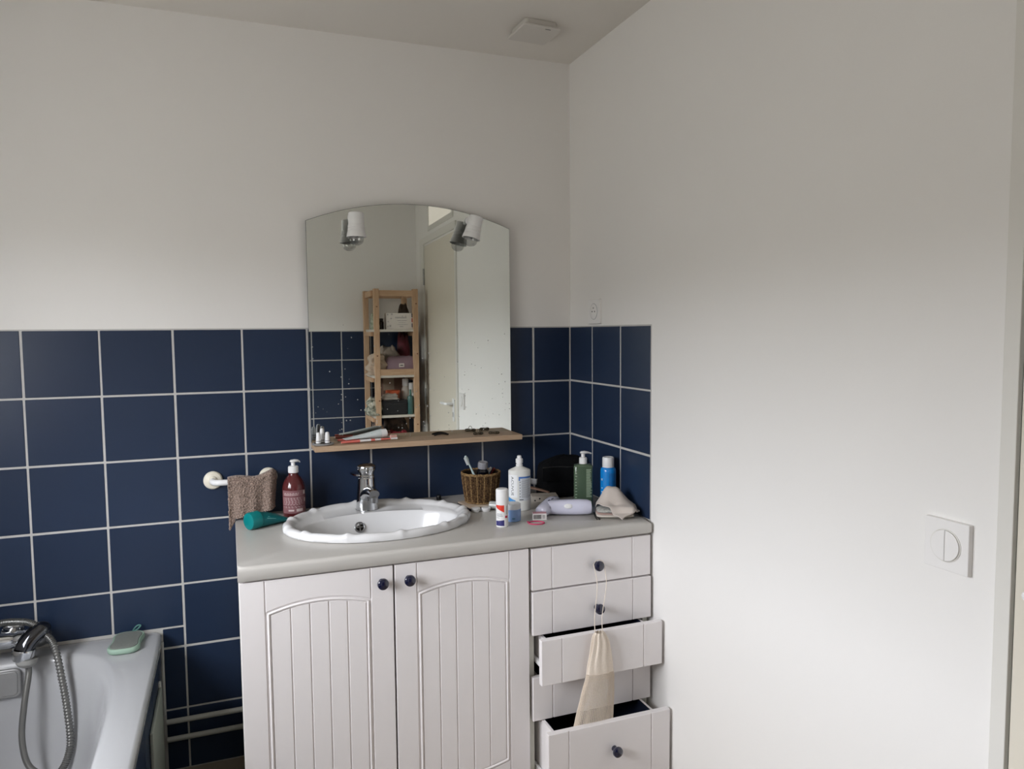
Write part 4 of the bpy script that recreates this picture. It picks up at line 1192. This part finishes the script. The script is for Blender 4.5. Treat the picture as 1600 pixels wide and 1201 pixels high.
def face_cloth():
    CL = mat('beige_cloth', (196, 186, 178), 0.9, spec=0.1, bump=0.3, bscale=500, sheen=0.2)
    F, R, B, L = Vector((-0.094, -0.560, 0.8105)), Vector((-0.013, -0.527, 0.833)), Vector((-0.035, -0.39, 0.845)), Vector((-0.128, -0.445, 0.829))
    def fn(u, v):
        p = (F * (1 - u) + R * u) * (1 - v) + (L * (1 - u) + B * u) * v
        dx, dy = (p.x + 0.060) / 0.036, (p.y + 0.446) / 0.044
        g = math.exp(-(dx * dx + dy * dy) ** 1.4)
        g2 = math.exp(-(((p.x + 0.098) / 0.022) ** 2 + ((p.y + 0.455) / 0.030) ** 2))
        cx, cy = p.x + 0.078, p.y + 0.482                       # rests on the pouch
        ca, sa = math.cos(0.40), math.sin(0.40)
        lx, ly = abs(ca * cx - sa * cy), abs(sa * cx + ca * cy)
        over = max(0.0, 1 - max(0.0, lx - 0.050) / 0.016) * max(0.0, 1 - max(0.0, ly - 0.032) / 0.016)
        base = WT + 0.004 + 0.0285 * min(1.0, over * 1.4)
        z = max(base, min(p.z, base + 0.012)) + 0.046 * g + 0.016 * g2
        z += 0.0035 * math.sin(u * 7 + v * 6) * (0.2 + g) + 0.005 * mnoise.noise(Vector((u * 3.5, v * 3.5, 3.1))) * min(1, over + 0.2)
        return (p.x + 0.005 * math.sin(v * 7), p.y + 0.003 * math.sin(u * 9), max(z, WT + 0.0035))
    o = MB().grid(fn, 60, 60).build('face_cloth', CL, None, 180, recalc=False)
    md = o.modifiers.new('thick', 'SOLIDIFY'); md.thickness = 0.003; md.offset = 1
    tag(o, 'beige face cloth crumpled into a peak on the pouch', 'cloth')
face_cloth()
def tweezers():
    t = thing('tweezers', 'dark metal tweezers lying beside the cosmetic pouch', 'tweezers', (-0.135, -0.468, WT), (0, 0, 1.25))
    for s in (-1, 1):
        MB().loft([[(x, s * yy + dy, z + dz) for dy, dz in ((-0.0012, 0), (0.0012, 0), (0.0012, 0.003), (-0.0012, 0.003))] for x, yy, z in ((-0.045, 0.004, 0.0), (-0.01, 0.0045, 0.0), (0.03, 0.002, 0.0), (0.045, 0.0008, 0.0))], True, True, True).build('arm', mat('dark_steel', (70, 72, 70), 0.35, metal=0.8), t)
tweezers()

# ------------------------------------------------------------------ on the oak shelf
def brush_stand():
    c = (-0.917, -0.088, SZ)
    t = thing('brush_head_stand', 'round grey stand for brush heads at the left end of the oak shelf', 'stand', c)
    GS = mat('stand_grey', (150, 150, 152), 0.3, metal=0.3)
    MB().lathe([(0.030, 0.0), (0.034, 0.001), (0.035, 0.003), (0.033, 0.0055), (0.0285, 0.006), (0.027, 0.0045), (0.0, 0.0045)], 36).build('saucer', GS, t)
    MB().lathe([(0.0, 0.0046), (0.0262, 0.0046), (0.0255, 0.0065), (0.018, 0.0070), (0.0, 0.0070)], 30).build('dark_insert', mat('insert_brown', (52, 46, 40), 0.7), t)
    spots = (((-0.015, -0.010), 'white cone-shaped brush head, leftmost on the round grey stand'), ((0.013, -0.010), 'white cone-shaped brush head, rightmost on the round grey stand'), ((-0.001, 0.012), 'white cone-shaped brush head at the back of the round grey stand'))
    for (x, y), lb in spots:
        k = 1.3 if y > 0 else 1.0
        h = MB().lathe([(0.0082, 0.0), (0.0084, 0.004), (0.0068, 0.026 * k), (0.0056, 0.033 * k), (0.003, 0.0346 * k), (0.0, 0.0348 * k)], 18).build('brush_head', WPLAST, t, loc=(x, y, 0.0071))
        MB().lathe([(0.0084, 0.006), (0.0084, 0.008)], 18).build('ring_mark', INKG, h)
brush_stand()
CORAL = mat('coral_plastic', (218, 116, 106), 0.45)
def lying_brush(label, a, e):
    a, e = Vector(a), Vector(e)
    t = thing('red_white_toothbrush', label, 'toothbrush', a)
    d = e - a; L = d.length; d.normalize(); s = Vector((-d.y, d.x, 0)).normalized()
    def seg(f0, f1, r0, r1, m, nm, n=6):
        MB().tube([d * (L * (f0 + (f1 - f0) * k / n)) for k in range(n + 1)], [r0 + (r1 - r0) * k / n for k in range(n + 1)], 12, flat=0.8).build(nm, m, t)
    seg(0.0, 0.32, 0.0045, 0.0062, CORAL, 'grip'); seg(0.32, 0.52, 0.0055, 0.0050, WPLAST, 'handle'); seg(0.52, 0.59, 0.0054, 0.0052, CORAL, 'grip')
    seg(0.59, 0.70, 0.0048, 0.0044, WPLAST, 'handle'); seg(0.70, 0.77, 0.0046, 0.0042, CORAL, 'grip'); seg(0.77, 0.90, 0.0036, 0.0030, CORAL, 'neck'); seg(0.88, 1.0, 0.0042, 0.0056, WPLAST, 'head')
    q = MB()
    for i in range(7):
        for j in range(3):
            o = d * (L * 0.885 + i * 0.0032) + s * ((j - 1) * 0.003)
            q.tube([o + Vector((0, 0, 0.003)), o + Vector((0, 0, 0.0115))], 0.0013, 6)
    q.build('bristles', mat('red_white_bristle', (214, 170, 160), 0.7), t)
lying_brush('red and white toothbrush lying along the front of the oak shelf', (-0.862, -0.108, SZ + 0.0065), (-0.676, -0.082, SZ + 0.0062))
lying_brush('red and white toothbrush lying at the back of the oak shelf by the mirror', (-0.866, -0.052, SZ + 0.0063), (-0.690, -0.037, SZ + 0.0062))
def toothpaste():
    a, e = Vector((-0.850, -0.086, SZ + 0.013)), Vector((-0.712, -0.066, SZ + 0.0235))
    t = thing('toothpaste_tube', 'white toothpaste tube with green band lying across the toothbrushes', 'toothpaste', a)
    d = (e - a); L = d.length; d.normalize(); s = Vector((-d.y, d.x, 0)).normalized(); u = d.cross(s) * -1
    if u.z < 0: u = -u
    def ring(f, w, h): return [tuple(d * (L * f) + s * math.cos(k * PI / 12) * w + u * math.sin(k * PI / 12) * h) for k in range(24)]
    b = MB().loft([ring(0.0, 0.0225, 0.0008), ring(0.06, 0.0225, 0.0012), ring(0.3, 0.021, 0.0055), ring(0.6, 0.0190, 0.0105), ring(0.84, 0.0175, 0.0150), ring(0.88, 0.0165, 0.0150)], True, True, True).build('tube_body', mat('paste_white', (206, 214, 214), 0.35), t)
    MB().loft([ring(0.875, 0.0150, 0.0140), ring(0.885, 0.0165, 0.0155), ring(1.02, 0.0150, 0.0140), ring(1.03, 0.013, 0.012)], True, True, True).build('cap', WPLAST, t)
    q = MB()
    def fn(uu, v):
        f = 0.52 + 0.33 * uu; w = 0.021 - 0.0115 * (f - 0.3); h = 0.0055 + 0.0175 * (f - 0.3)
        an = PI + 0.15 + 0.55 * v * (0.3 + 0.7 * uu)
        return tuple(d * (L * f) + s * math.cos(an) * (w + 0.0006) + u * math.sin(an) * (h + 0.0006))
    q.grid(fn, 10, 3); q.build('green_band', mat('paste_green', (20, 84, 66), 0.4), b)
    q = MB()
    def fn2(uu, v):
        f = 0.62 + 0.22 * uu; w = 0.021 - 0.0115 * (f - 0.3); h = 0.0055 + 0.0175 * (f - 0.3)
        an = PI - 0.35 - 0.5 * v
        return tuple(d * (L * f) + s * math.cos(an) * (w + 0.0006) + u * math.sin(an) * (h + 0.0006))
    q.grid(fn2, 8, 3); q.build('pale_print', mat('paste_print', (170, 190, 184), 0.4), b)
toothpaste()
def coil_clip(label, loc, r, seed):
    rnd = random.Random(seed)
    t = thing('hair_clip', label, 'hair clip', loc, (0, 0, rnd.uniform(0, 3)), 'hair clips on the oak shelf')
    DM = mat('antique_metal', (92, 82, 68), 0.4, metal=0.9)
    P = []
    for k in range(220):
        a = 2 * PI * k / 220
        w = 2 * PI * k / 11
        rr = r + 0.004 * math.cos(w)
        P.append((rr * math.cos(a), rr * 0.7 * math.sin(a), 0.0048 + 0.0038 * math.sin(w)))
    MB().tube(P, 0.0009, 6).build('coil', DM, t, 60)
    if seed == 1:
        MB().tube([(0.006 * math.cos(a), 0, 0.010 + 0.009 * math.sin(a)) for a in [PI * k / 12 for k in range(13)]], 0.0009, 6).build('loop', DM, t)
coil_clip('dark metal coil hair clip with a loop near the right end of the oak shelf', (-0.389, -0.075, SZ), 0.0155, 1)
coil_clip('dark metal coil hair clip nearest the right end of the oak shelf', (-0.334, -0.083, SZ), 0.0150, 2)
q = MB().tube([(-0.026 + 0.052 * k / 12, 0, 0.0016 + 0.005 * math.sin(PI * k / 12)) for k in range(13)], 0.0014, 8, flat=2.2)
tag(q.build('hair_barrette', BLACKP, None, 60, (-0.512, -0.040, SZ), (0, 0, 0.05)), 'slim black hair barrette in the middle of the oak shelf', 'barrette')

# ------------------------------------------------------------------ mesh bag on the top drawer knob
def mesh_bag():
    CO = mat('ecru_cotton', (224, 212, 198), 0.9, spec=0.1, var=0.12, vscale=300, bump=0.5, bscale=500, sheen=0.2)
    t = thing('mesh_bag', 'ecru cotton mesh drawstring bag hanging from the top drawer knob', 'bag', (-0.222, -0.662, 0.52))
    o = Vector((-0.222, -0.662, 0.52))
    for dx, ex in ((-0.0165, -0.238), (0.0165, -0.214)):
        P = catmull([(-0.194 + dx, -0.597, 0.700), (-0.194 + dx * 0.98, -0.604, 0.685), (-0.194 + dx * 0.9, -0.617, 0.640), (ex + 0.006, -0.645, 0.56), (ex, -0.661, 0.512)], 6)
        MB().tube([p - o for p in P], 0.0011, 8).build('drawstring', CO, t)
    P = [(-0.194 + 0.0165 * math.cos(a), -0.597, 0.6945 + 0.0165 * math.sin(a)) for a in [PI * k / 14 for k in range(15)]]
    MB().tube([Vector(p) - o for p in P], 0.0011, 8).build('string_loop', CO, t)
    # half-widths and centre line down the bag
    prof = [(0.524, -0.2265, 0.013), (0.515, -0.2265, 0.0195), (0.495, -0.2240, 0.0260), (0.465, -0.2230, 0.0315), (0.43, -0.2240, 0.0385), (0.39, -0.2250, 0.0455), (0.345, -0.2320, 0.0520), (0.300, -0.2390, 0.0580), (0.255, -0.2460, 0.0630), (0.215, -0.2470, 0.0600), (0.190, -0.2470, 0.050)]
    def at(z):
        for (z1, c1, w1), (z0, c0, w0) in zip(prof, prof[1:]):
            if z >= z0:
                f = (z - z0) / (z1 - z0); return c0 + (c1 - c0) * f, w0 + (w1 - w0) * f
        return prof[-1][1:]
    def ring(z, n, pleat, dep):
        c, wv = at(z); l = []
        for k in range(n):
            a = 2 * PI * k / n
            r = 1 + pleat * math.sin(a * 9 + 0.6 * math.sin(z * 60)) + 0.02 * mnoise.noise(Vector((math.cos(a) * 3, math.sin(a) * 3, z * 25)))
            l.append((c + wv * r * math.cos(a) - o.x, -0.664 + dep * r * math.sin(a) - o.y, z - o.z))
        return l
    zs = [0.524 - 0.0025 * i for i in range(49)]
    MB().loft([ring(z, 108, 0.16 if z > 0.50 else 0.15 * max(0.0, (z - 0.39) / 0.11) + 0.02, 0.010 + 0.002 * (0.524 - z) / 0.08) for z in zs]).build('gathered_top', CO, t, 80)
    zs = [0.4060 - 0.0039 * i for i in range(55)]
    net = MB().loft([ring(z, 68, 0.02, 0.0125) for z in zs]).build('net', CO, t, 0)
    net['kind'] = 'stuff'
    md = net.modifiers.new('threads', 'WIREFRAME'); md.thickness = 0.0021; md.use_even_offset = False; md.use_replace = True
    lin_ = MB().loft([ring(z, 48, 0.02, 0.0100) for z in [0.41 - 0.006 * i for i in range(5)]]).build('bag_fold', CO, t, 80)
mesh_bag()

# ------------------------------------------------------------------ scrub pad on the bath rim
def scrub_pad():
    MI = mat('mint_sponge', (150, 176, 160), 0.7, var=0.06, vscale=60)
    GY = mat('grey_scourer', (122, 126, 122), 0.95, bump=0.8, bscale=600, var=0.1, vscale=120)
    t = thing('scrub_pad', 'mint green hourglass scrub pad on the back corner of the bath rim', 'scrub pad', (-1.502, -0.088, 0.4625), (0, 0, -0.06))
    def outline(k):
        pts = []
        for i in range(72):
            a = 2 * PI * i / 72; c, s = math.cos(a), math.sin(a)
            x = 0.046 * math.copysign(abs(c) ** 0.55, c) * (1 - 0.16 * math.exp(-(s / 0.30) ** 2)); y = 0.070 * math.copysign(abs(s) ** 0.62, s)
            pts.append((x * k, y * (1 - (1 - k) * 0.65)))
        return pts
    MB().loft([[(x, y, z) for x, y in outline(k)] for k, z in ((0.93, 0.0), (1.0, 0.003), (1.02, 0.008), (1.0, 0.014), (0.95, 0.0165), (0.90, 0.0155))], True, True, True).build('sponge_body', MI, t, 60)
    MB().loft([[(x, y, z) for x, y in outline(k)] for k, z in ((0.86, 0.015), (0.85, 0.0175), (0.80, 0.0180))], True, True, True).build('scouring_face', GY, t, 60)
    lp = MB().tube(catmull([(0.006, 0.062, 0.016), (0.010, 0.074, 0.022), (0.018, 0.080, 0.028), (0.026, 0.079, 0.027), (0.020, 0.072, 0.020), (0.010, 0.066, 0.016)], 5), 0.0022, 8)
    lp.build('hanging_loop', mat('teal_cord', (84, 130, 124), 0.7), t)
scrub_pad()

# ------------------------------------------------------------------ pine shelving unit by the opposite wall (seen in the mirror)
UX0, UX1, UY0, UY1 = -0.385, -0.072, -2.72, -2.37
PW, PD, UH = 0.034, 0.044, 1.672
unit = thing('shelving_unit', 'open pine shelving unit reflected in the mirror', 'shelving unit', ((UX0 + UX1) / 2, (UY0 + UY1) / 2, 0))
def upart(mb, nm, m): 
    o = mb.build(nm, m, unit, 40); o.location = -Vector(unit.location); return o
for x, y in ((UX0, UY0), (UX0 + 0.022, UY1 - PD), (UX1 - PW - 0.012, UY0), (UX1 - PW, UY1 - PD)):
    upart(MB().box((x, y, 0), (x + PW, y + PD, UH), 0.002), 'post', PINE)
SH = [1.392, 1.090, 0.826, 0.56, 0.16]
for i, z in enumerate(SH):
    upart(MB().box((UX0 + 0.012, UY0 + 0.012, z), (UX1 - 0.012, UY1 - 0.006, z + 0.016), 0.001), 'shelf_board', mat('white_board', (206, 200, 190), 0.6))
    if i in (1, 3): upart(MB().box((UX0 + PW + 0.022, UY1 - 0.016, z + 0.016), (UX1 - PW, UY1 - 0.002, z + 0.056), 0.001), 'cross_rail', PINEH)
    for x in (UX0 + 0.004, UX1 - 0.02): upart(MB().box((x, UY0 + PD, z - 0.028), (x + 0.016, UY1 - PD, z), 0.001), 'side_rail', PINE)
upart(MB().box((UX0 + PW + 0.022, UY1 - 0.018, UH - 0.048), (UX1 - PW, UY1 - 0.004, UH - 0.010), 0.001), 'cross_rail', PINEH)
upart(MB().box((UX0 + PW, UY0 + 0.006, UH - 0.048), (UX1 - PW - 0.012, UY0 + 0.020, UH - 0.010), 0.001), 'cross_rail', PINEH)
for x in (UX0 + 0.008, UX1 - 0.024): upart(MB().box((x, UY0 + PD, UH - 0.048), (x + 0.016, UY1 - PD, UH - 0.010), 0.001), 'side_rail', PINE)
KN = mat('pine_knot', (96, 52, 30), 0.6)
for x, z in ((UX0 + 0.040, 1.555), (UX1 - 0.014, 1.575), (UX0 + 0.038, 1.235), (UX1 - 0.010, 1.245), (UX1 - 0.016, 0.775), (UX0 + 0.046, 0.94)):
    upart(MB().lathe([(0.0055, 0), (0.0055, 0.0006), (0, 0.0006)], 12, sy=0.7, M=T(x, UY1 - 0.0001, z, rx=-PI / 2)), 'knot', KN)

def lump(name, label, cat, loc, size, m, seed=0, rough=0.18, n=40, rot=0.0, flat=0.0, group=None):
    """crumpled fabric heap: a rounded slab with folds, resting on its base"""
    L = []
    rows = 18
    for j in range(rows + 1):
        f = j / rows
        z = size[2] * f
        s = 0.45 + 0.55 * max(0.0, 1 - f ** 3.0) ** 0.6
        if j == 0: s = 0.93
        l = []
        for k in range(n):
            a = 2 * PI * k / n; c, sn = math.cos(a), math.sin(a)
            nz = mnoise.noise(Vector((c * 1.3 + seed, sn * 1.3, f * 4.5 + seed))) * rough + abs(mnoise.noise(Vector((c * 2.2 + seed, sn * 2.2, f * 9)))) * rough * 0.8 - rough * 0.25 + rough * 0.45 * math.sin(f * 15 + 2.2 * c + 1.4 * sn + seed)
            dz = size[2] * f * (0.22 * mnoise.noise(Vector((c * 1.2 + seed, sn * 1.2, seed))) + 0.12 * mnoise.noise(Vector((c * 3 + seed, sn * 3, 5 + seed))))
            l.append((size[0] * s * (1 + nz) * math.copysign(abs(c) ** 0.7, c), size[1] * s * (1 + nz) * math.copysign(abs(sn) ** 0.7, sn), max(0.0, z + dz)))
        L.append(l)
    o = MB().loft(L, True, True, True).build(name, m, None, 70, loc, (0, 0, rot))
    return tag(o, label, cat, group)
s1, s2, s3, s4 = [z + 0.0162 for z in SH[:4]]
# top shelf
def white_box():
    t = thing('white_carton', 'white printed carton on the top shelf of the pine unit', 'box', (-0.188, -2.425, s1))
    MB().box((-0.092, -0.045, 0), (0.092, 0.028, 0.106), 0.0015).build('carton', mat('carton_white2', (224, 218, 212), 0.55), t)
    q = MB()
    for k in range(7):
        a = -0.06 + 0.011 * k; q.tube([(a + 0.028, 0.0283, 0.072), (a + 0.031, 0.0283, 0.082 + 0.010 * (k in (4, 6))), (a + 0.035, 0.0283, 0.071)], 0.0011, 6)
    q.box((-0.020, 0.0280, 0.056), (0.045, 0.0286, 0.0580)); q.box((-0.018, 0.0280, 0.030), (0.050, 0.0286, 0.0318)); q.box((-0.004, 0.0280, 0.016), (0.02, 0.0286, 0.0190)); q.box((-0.010, 0.0280, 0.043), (0.035, 0.0286, 0.0444))
    for x, z, r in ((-0.083, 0.096, 0.008), (-0.055, 0.098, 0.008), (-0.080, 0.05, 0.005), (-0.066, 0.022, 0.008), (-0.082, 0.018, 0.006), (-0.060, 0.070, 0.005)):
        for k in range(5):
            a = 2 * PI * k / 5; q.tube([(x, 0.0283, z), (x + r * math.cos(a), 0.0283, z + min(r * math.sin(a), 0.105 - z))], 0.0009, 5)
    q.build('print', INKG, t)
    for z, c in ((0.078, (30, 26, 26)), (0.046, (176, 44, 44)), (0.012, (58, 66, 96))):
        MB().box((0.076, 0.0278, z), (0.0921, 0.0287, z + 0.026)).build('colour_patch', mat('patch_%d' % c[0], c, 0.5), t)
    t.rotation_euler = (0, 0, 0)
white_box()
lump('foil_pouch', 'silvery green pouch on the left of the pine unit top shelf', 'pouch', (-0.345, -2.47, s1), (0.030, 0.060, 0.105), mat('silver_green', (170, 176, 158), 0.35, rgb2=(110, 120, 96), vscale=60), 3, 0.15)
def dark_jar():
    t = thing('dark_jar', 'small dark jar beside the white printed carton', 'jar', (-0.305, -2.455, s1))
    MB().lathe([(0.016, 0), (0.018, 0.003), (0.018, 0.05), (0.012, 0.056)], 20).build('jar', mat('dark_glass', (34, 28, 26), 0.2), t)
    MB().lathe([(0.014, 0.055), (0.0145, 0.057), (0.0145, 0.072), (0, 0.073)], 20).build('lid', BLACKP, t)
dark_jar()
lump('dark_pouch', 'dark brown pouch behind the white printed carton', 'pouch', (-0.135, -2.56, s1), (0.040, 0.050, 0.165), mat('dark_brown_cloth', (64, 52, 44), 0.9), 8, 0.12)
# second shelf
lump('linen_heap', 'crumpled beige linen on the second shelf of the pine unit', 'cloth', (-0.335, -2.47, s2), (0.064, 0.075, 0.135), mat('beige_linen', (184, 166, 148), 0.95, bump=0.5, bscale=120), 11, 0.28, 56)
lump('linen_heap', 'grey beige linen folded over the mauve bag on the second shelf', 'cloth', (-0.240, -2.575, s2), (0.080, 0.065, 0.180), mat('grey_linen', (150, 138, 126), 0.95, bump=0.5, bscale=120), 14, 0.20, 56)
def mauve_bag():
    t = thing('mauve_bag', 'mauve zipped wash bag with a white tag on the second shelf', 'bag', (-0.182, -2.445, s2))
    L = []
    for z, w, d in ((0.0, 0.100, 0.045), (0.005, 0.106, 0.050), (0.04, 0.108, 0.052), (0.08, 0.104, 0.046), (0.105, 0.096, 0.034), (0.118, 0.080, 0.018), (0.122, 0.06, 0.006)):
        L.append([(w * math.copysign(abs(math.cos(a)) ** 0.5, math.cos(a)), d * math.copysign(abs(math.sin(a)) ** 0.6, math.sin(a)), z + 0.004 * math.sin(3 * a)) for a in [2 * PI * k / 48 for k in range(48)]])
    MB().loft(L, True, True, True).build('bag_body', mat('mauve_fabric', (142, 118, 128), 0.8, var=0.1, vscale=30), t, 60)
    tg = MB().box((-0.020, 0.0515, 0.052), (0.014, 0.0535, 0.076)).build('tag', mat('tag_white', (214, 204, 196), 0.6), t, 0)
    MB().box((-0.014, 0.0534, 0.061), (0.008, 0.0540, 0.067)).build('tag_print', INK, tg, 0)
mauve_bag()
lump('pink_parcel', 'dark red parcel at the back of the second shelf', 'parcel', (-0.125, -2.63, s2), (0.045, 0.06, 0.275), mat('dark_pink', (110, 44, 56), 0.8, rgb2=(74, 52, 50), vscale=12), 21, 0.06)
# third shelf
lump('striped_scarf', 'white and green scarf bunched on the third shelf of the pine unit', 'scarf', (-0.365, -2.44, s3), (0.052, 0.070, 0.105), mat('scarf', (188, 184, 168), 0.95, rgb2=(90, 96, 84), vscale=45), 31, 0.22, 56)
def black_case():
    t = thing('black_case', 'black box on the third shelf of the pine unit', 'box', (-0.235, -2.450, s3))
    MB().box((-0.085, -0.055, 0), (0.085, 0.058, 0.098), 0.006).build('case_body', mat('black_case', (18, 19, 24), 0.5), t)
    MB().box((-0.087, -0.057, 0.072), (0.087, 0.060, 0.076), 0.001).build('lid_seam', mat('seam_grey', (40, 42, 46), 0.5), t)
black_case()
lump('grey_rag', 'pale grey rag lying on the black box', 'cloth', (-0.262, -2.425, s3 + 0.0985), (0.058, 0.032, 0.042), mat('pale_grey_cloth', (170, 164, 156), 0.95), 41, 0.25)
def tub_():
    t = thing('orange_tub', 'orange round tub behind the pale grey rag', 'tub', (-0.232, -2.475, s3 + 0.0985))
    MB().lathe([(0.040, 0), (0.044, 0.003), (0.046, 0.040), (0.044, 0.042)], 32).build('tub', mat('terracotta', (150, 84, 58), 0.5), t)
    MB().lathe([(0.0475, 0.040), (0.048, 0.044), (0.048, 0.058), (0.046, 0.060), (0, 0.060)], 32).build('lid', mat('orange_lid', (206, 96, 56), 0.45), t)
tub_()
def bottle(label, loc, r, h, m, capm, neck=0.5, group='bottles on the third shelf'):
    t = thing('white_bottle', label, 'bottle', loc, (0, 0, 0), group)
    MB().lathe([(r * 0.92, 0), (r, 0.003), (r, h * 0.66), (r * 0.9, h * 0.72), (r * neck, h * 0.78), (r * neck, h * 0.80)], 24).build('bottle', m, t)
    MB().lathe([(r * neck * 1.1, h * 0.79), (r * neck * 1.15, h * 0.81), (r * neck * 1.1, h * 0.98), (r * neck * 0.9, h), (0, h)], 20).build('cap', capm, t)
WB = mat('cream_bottle', (214, 206, 196), 0.4)
bottle('tall cream bottle at the back of the third shelf', (-0.142, -2.50, s3), 0.026, 0.232, WB, WPLAST, 0.7)
bottle('slim cream bottle beside the right post of the third shelf', (-0.108, -2.47, s3), 0.018, 0.205, WB, WPLAST, 0.8)
bottle('teal green bottle at the front right of the third shelf', (-0.128, -2.402, s3), 0.020, 0.165, mat('teal_glass', (66, 100, 96), 0.2), mat('teal_cap', (60, 110, 100), 0.4), 0.3)
bottle('pale blue bottle against the right post of the third shelf', (-0.1005, -2.425, s3), 0.0150, 0.140, mat('pale_blue_bottle', (150, 180, 190), 0.3), WPLAST, 0.6)
def brown_box():
    t = thing('brown_carton', 'brown carton standing at the back of the third shelf', 'box', (-0.205, -2.61, s3))
    MB().box((-0.075, -0.04, 0), (0.075, 0.04, 0.235), 0.002).build('carton', mat('brown_card', (104, 76, 62), 0.7, var=0.2, vscale=25), t)
    MB().box((-0.075, 0.0395, 0.15), (0.0, 0.0405, 0.235)).build('beige_panel', mat('beige_card', (140, 122, 104), 0.7), t)
brown_box()
# fourth shelf
lump('red_cloth', 'dark red folded cloth on the fourth shelf of the pine unit', 'cloth', (-0.215, -2.44, s4), (0.095, 0.055, 0.150), mat('crimson_cloth', (138, 44, 54), 0.9), 51, 0.12)
lump('brown_blanket', 'brown patterned blanket piled on the dark red cloth', 'blanket', (-0.200, -2.58, s4), (0.095, 0.070, 0.235), mat('brown_blanket', (98, 84, 76), 0.95, rgb2=(60, 54, 54), vscale=30), 61, 0.12)
lump('patterned_cloth', 'black and cream patterned cloth at the left of the fourth shelf', 'cloth', (-0.345, -2.46, s4), (0.050, 0.080, 0.210), mat('patterned_cloth', (160, 136, 120), 0.95, rgb2=(44, 40, 40), vscale=50), 71, 0.22, 56)
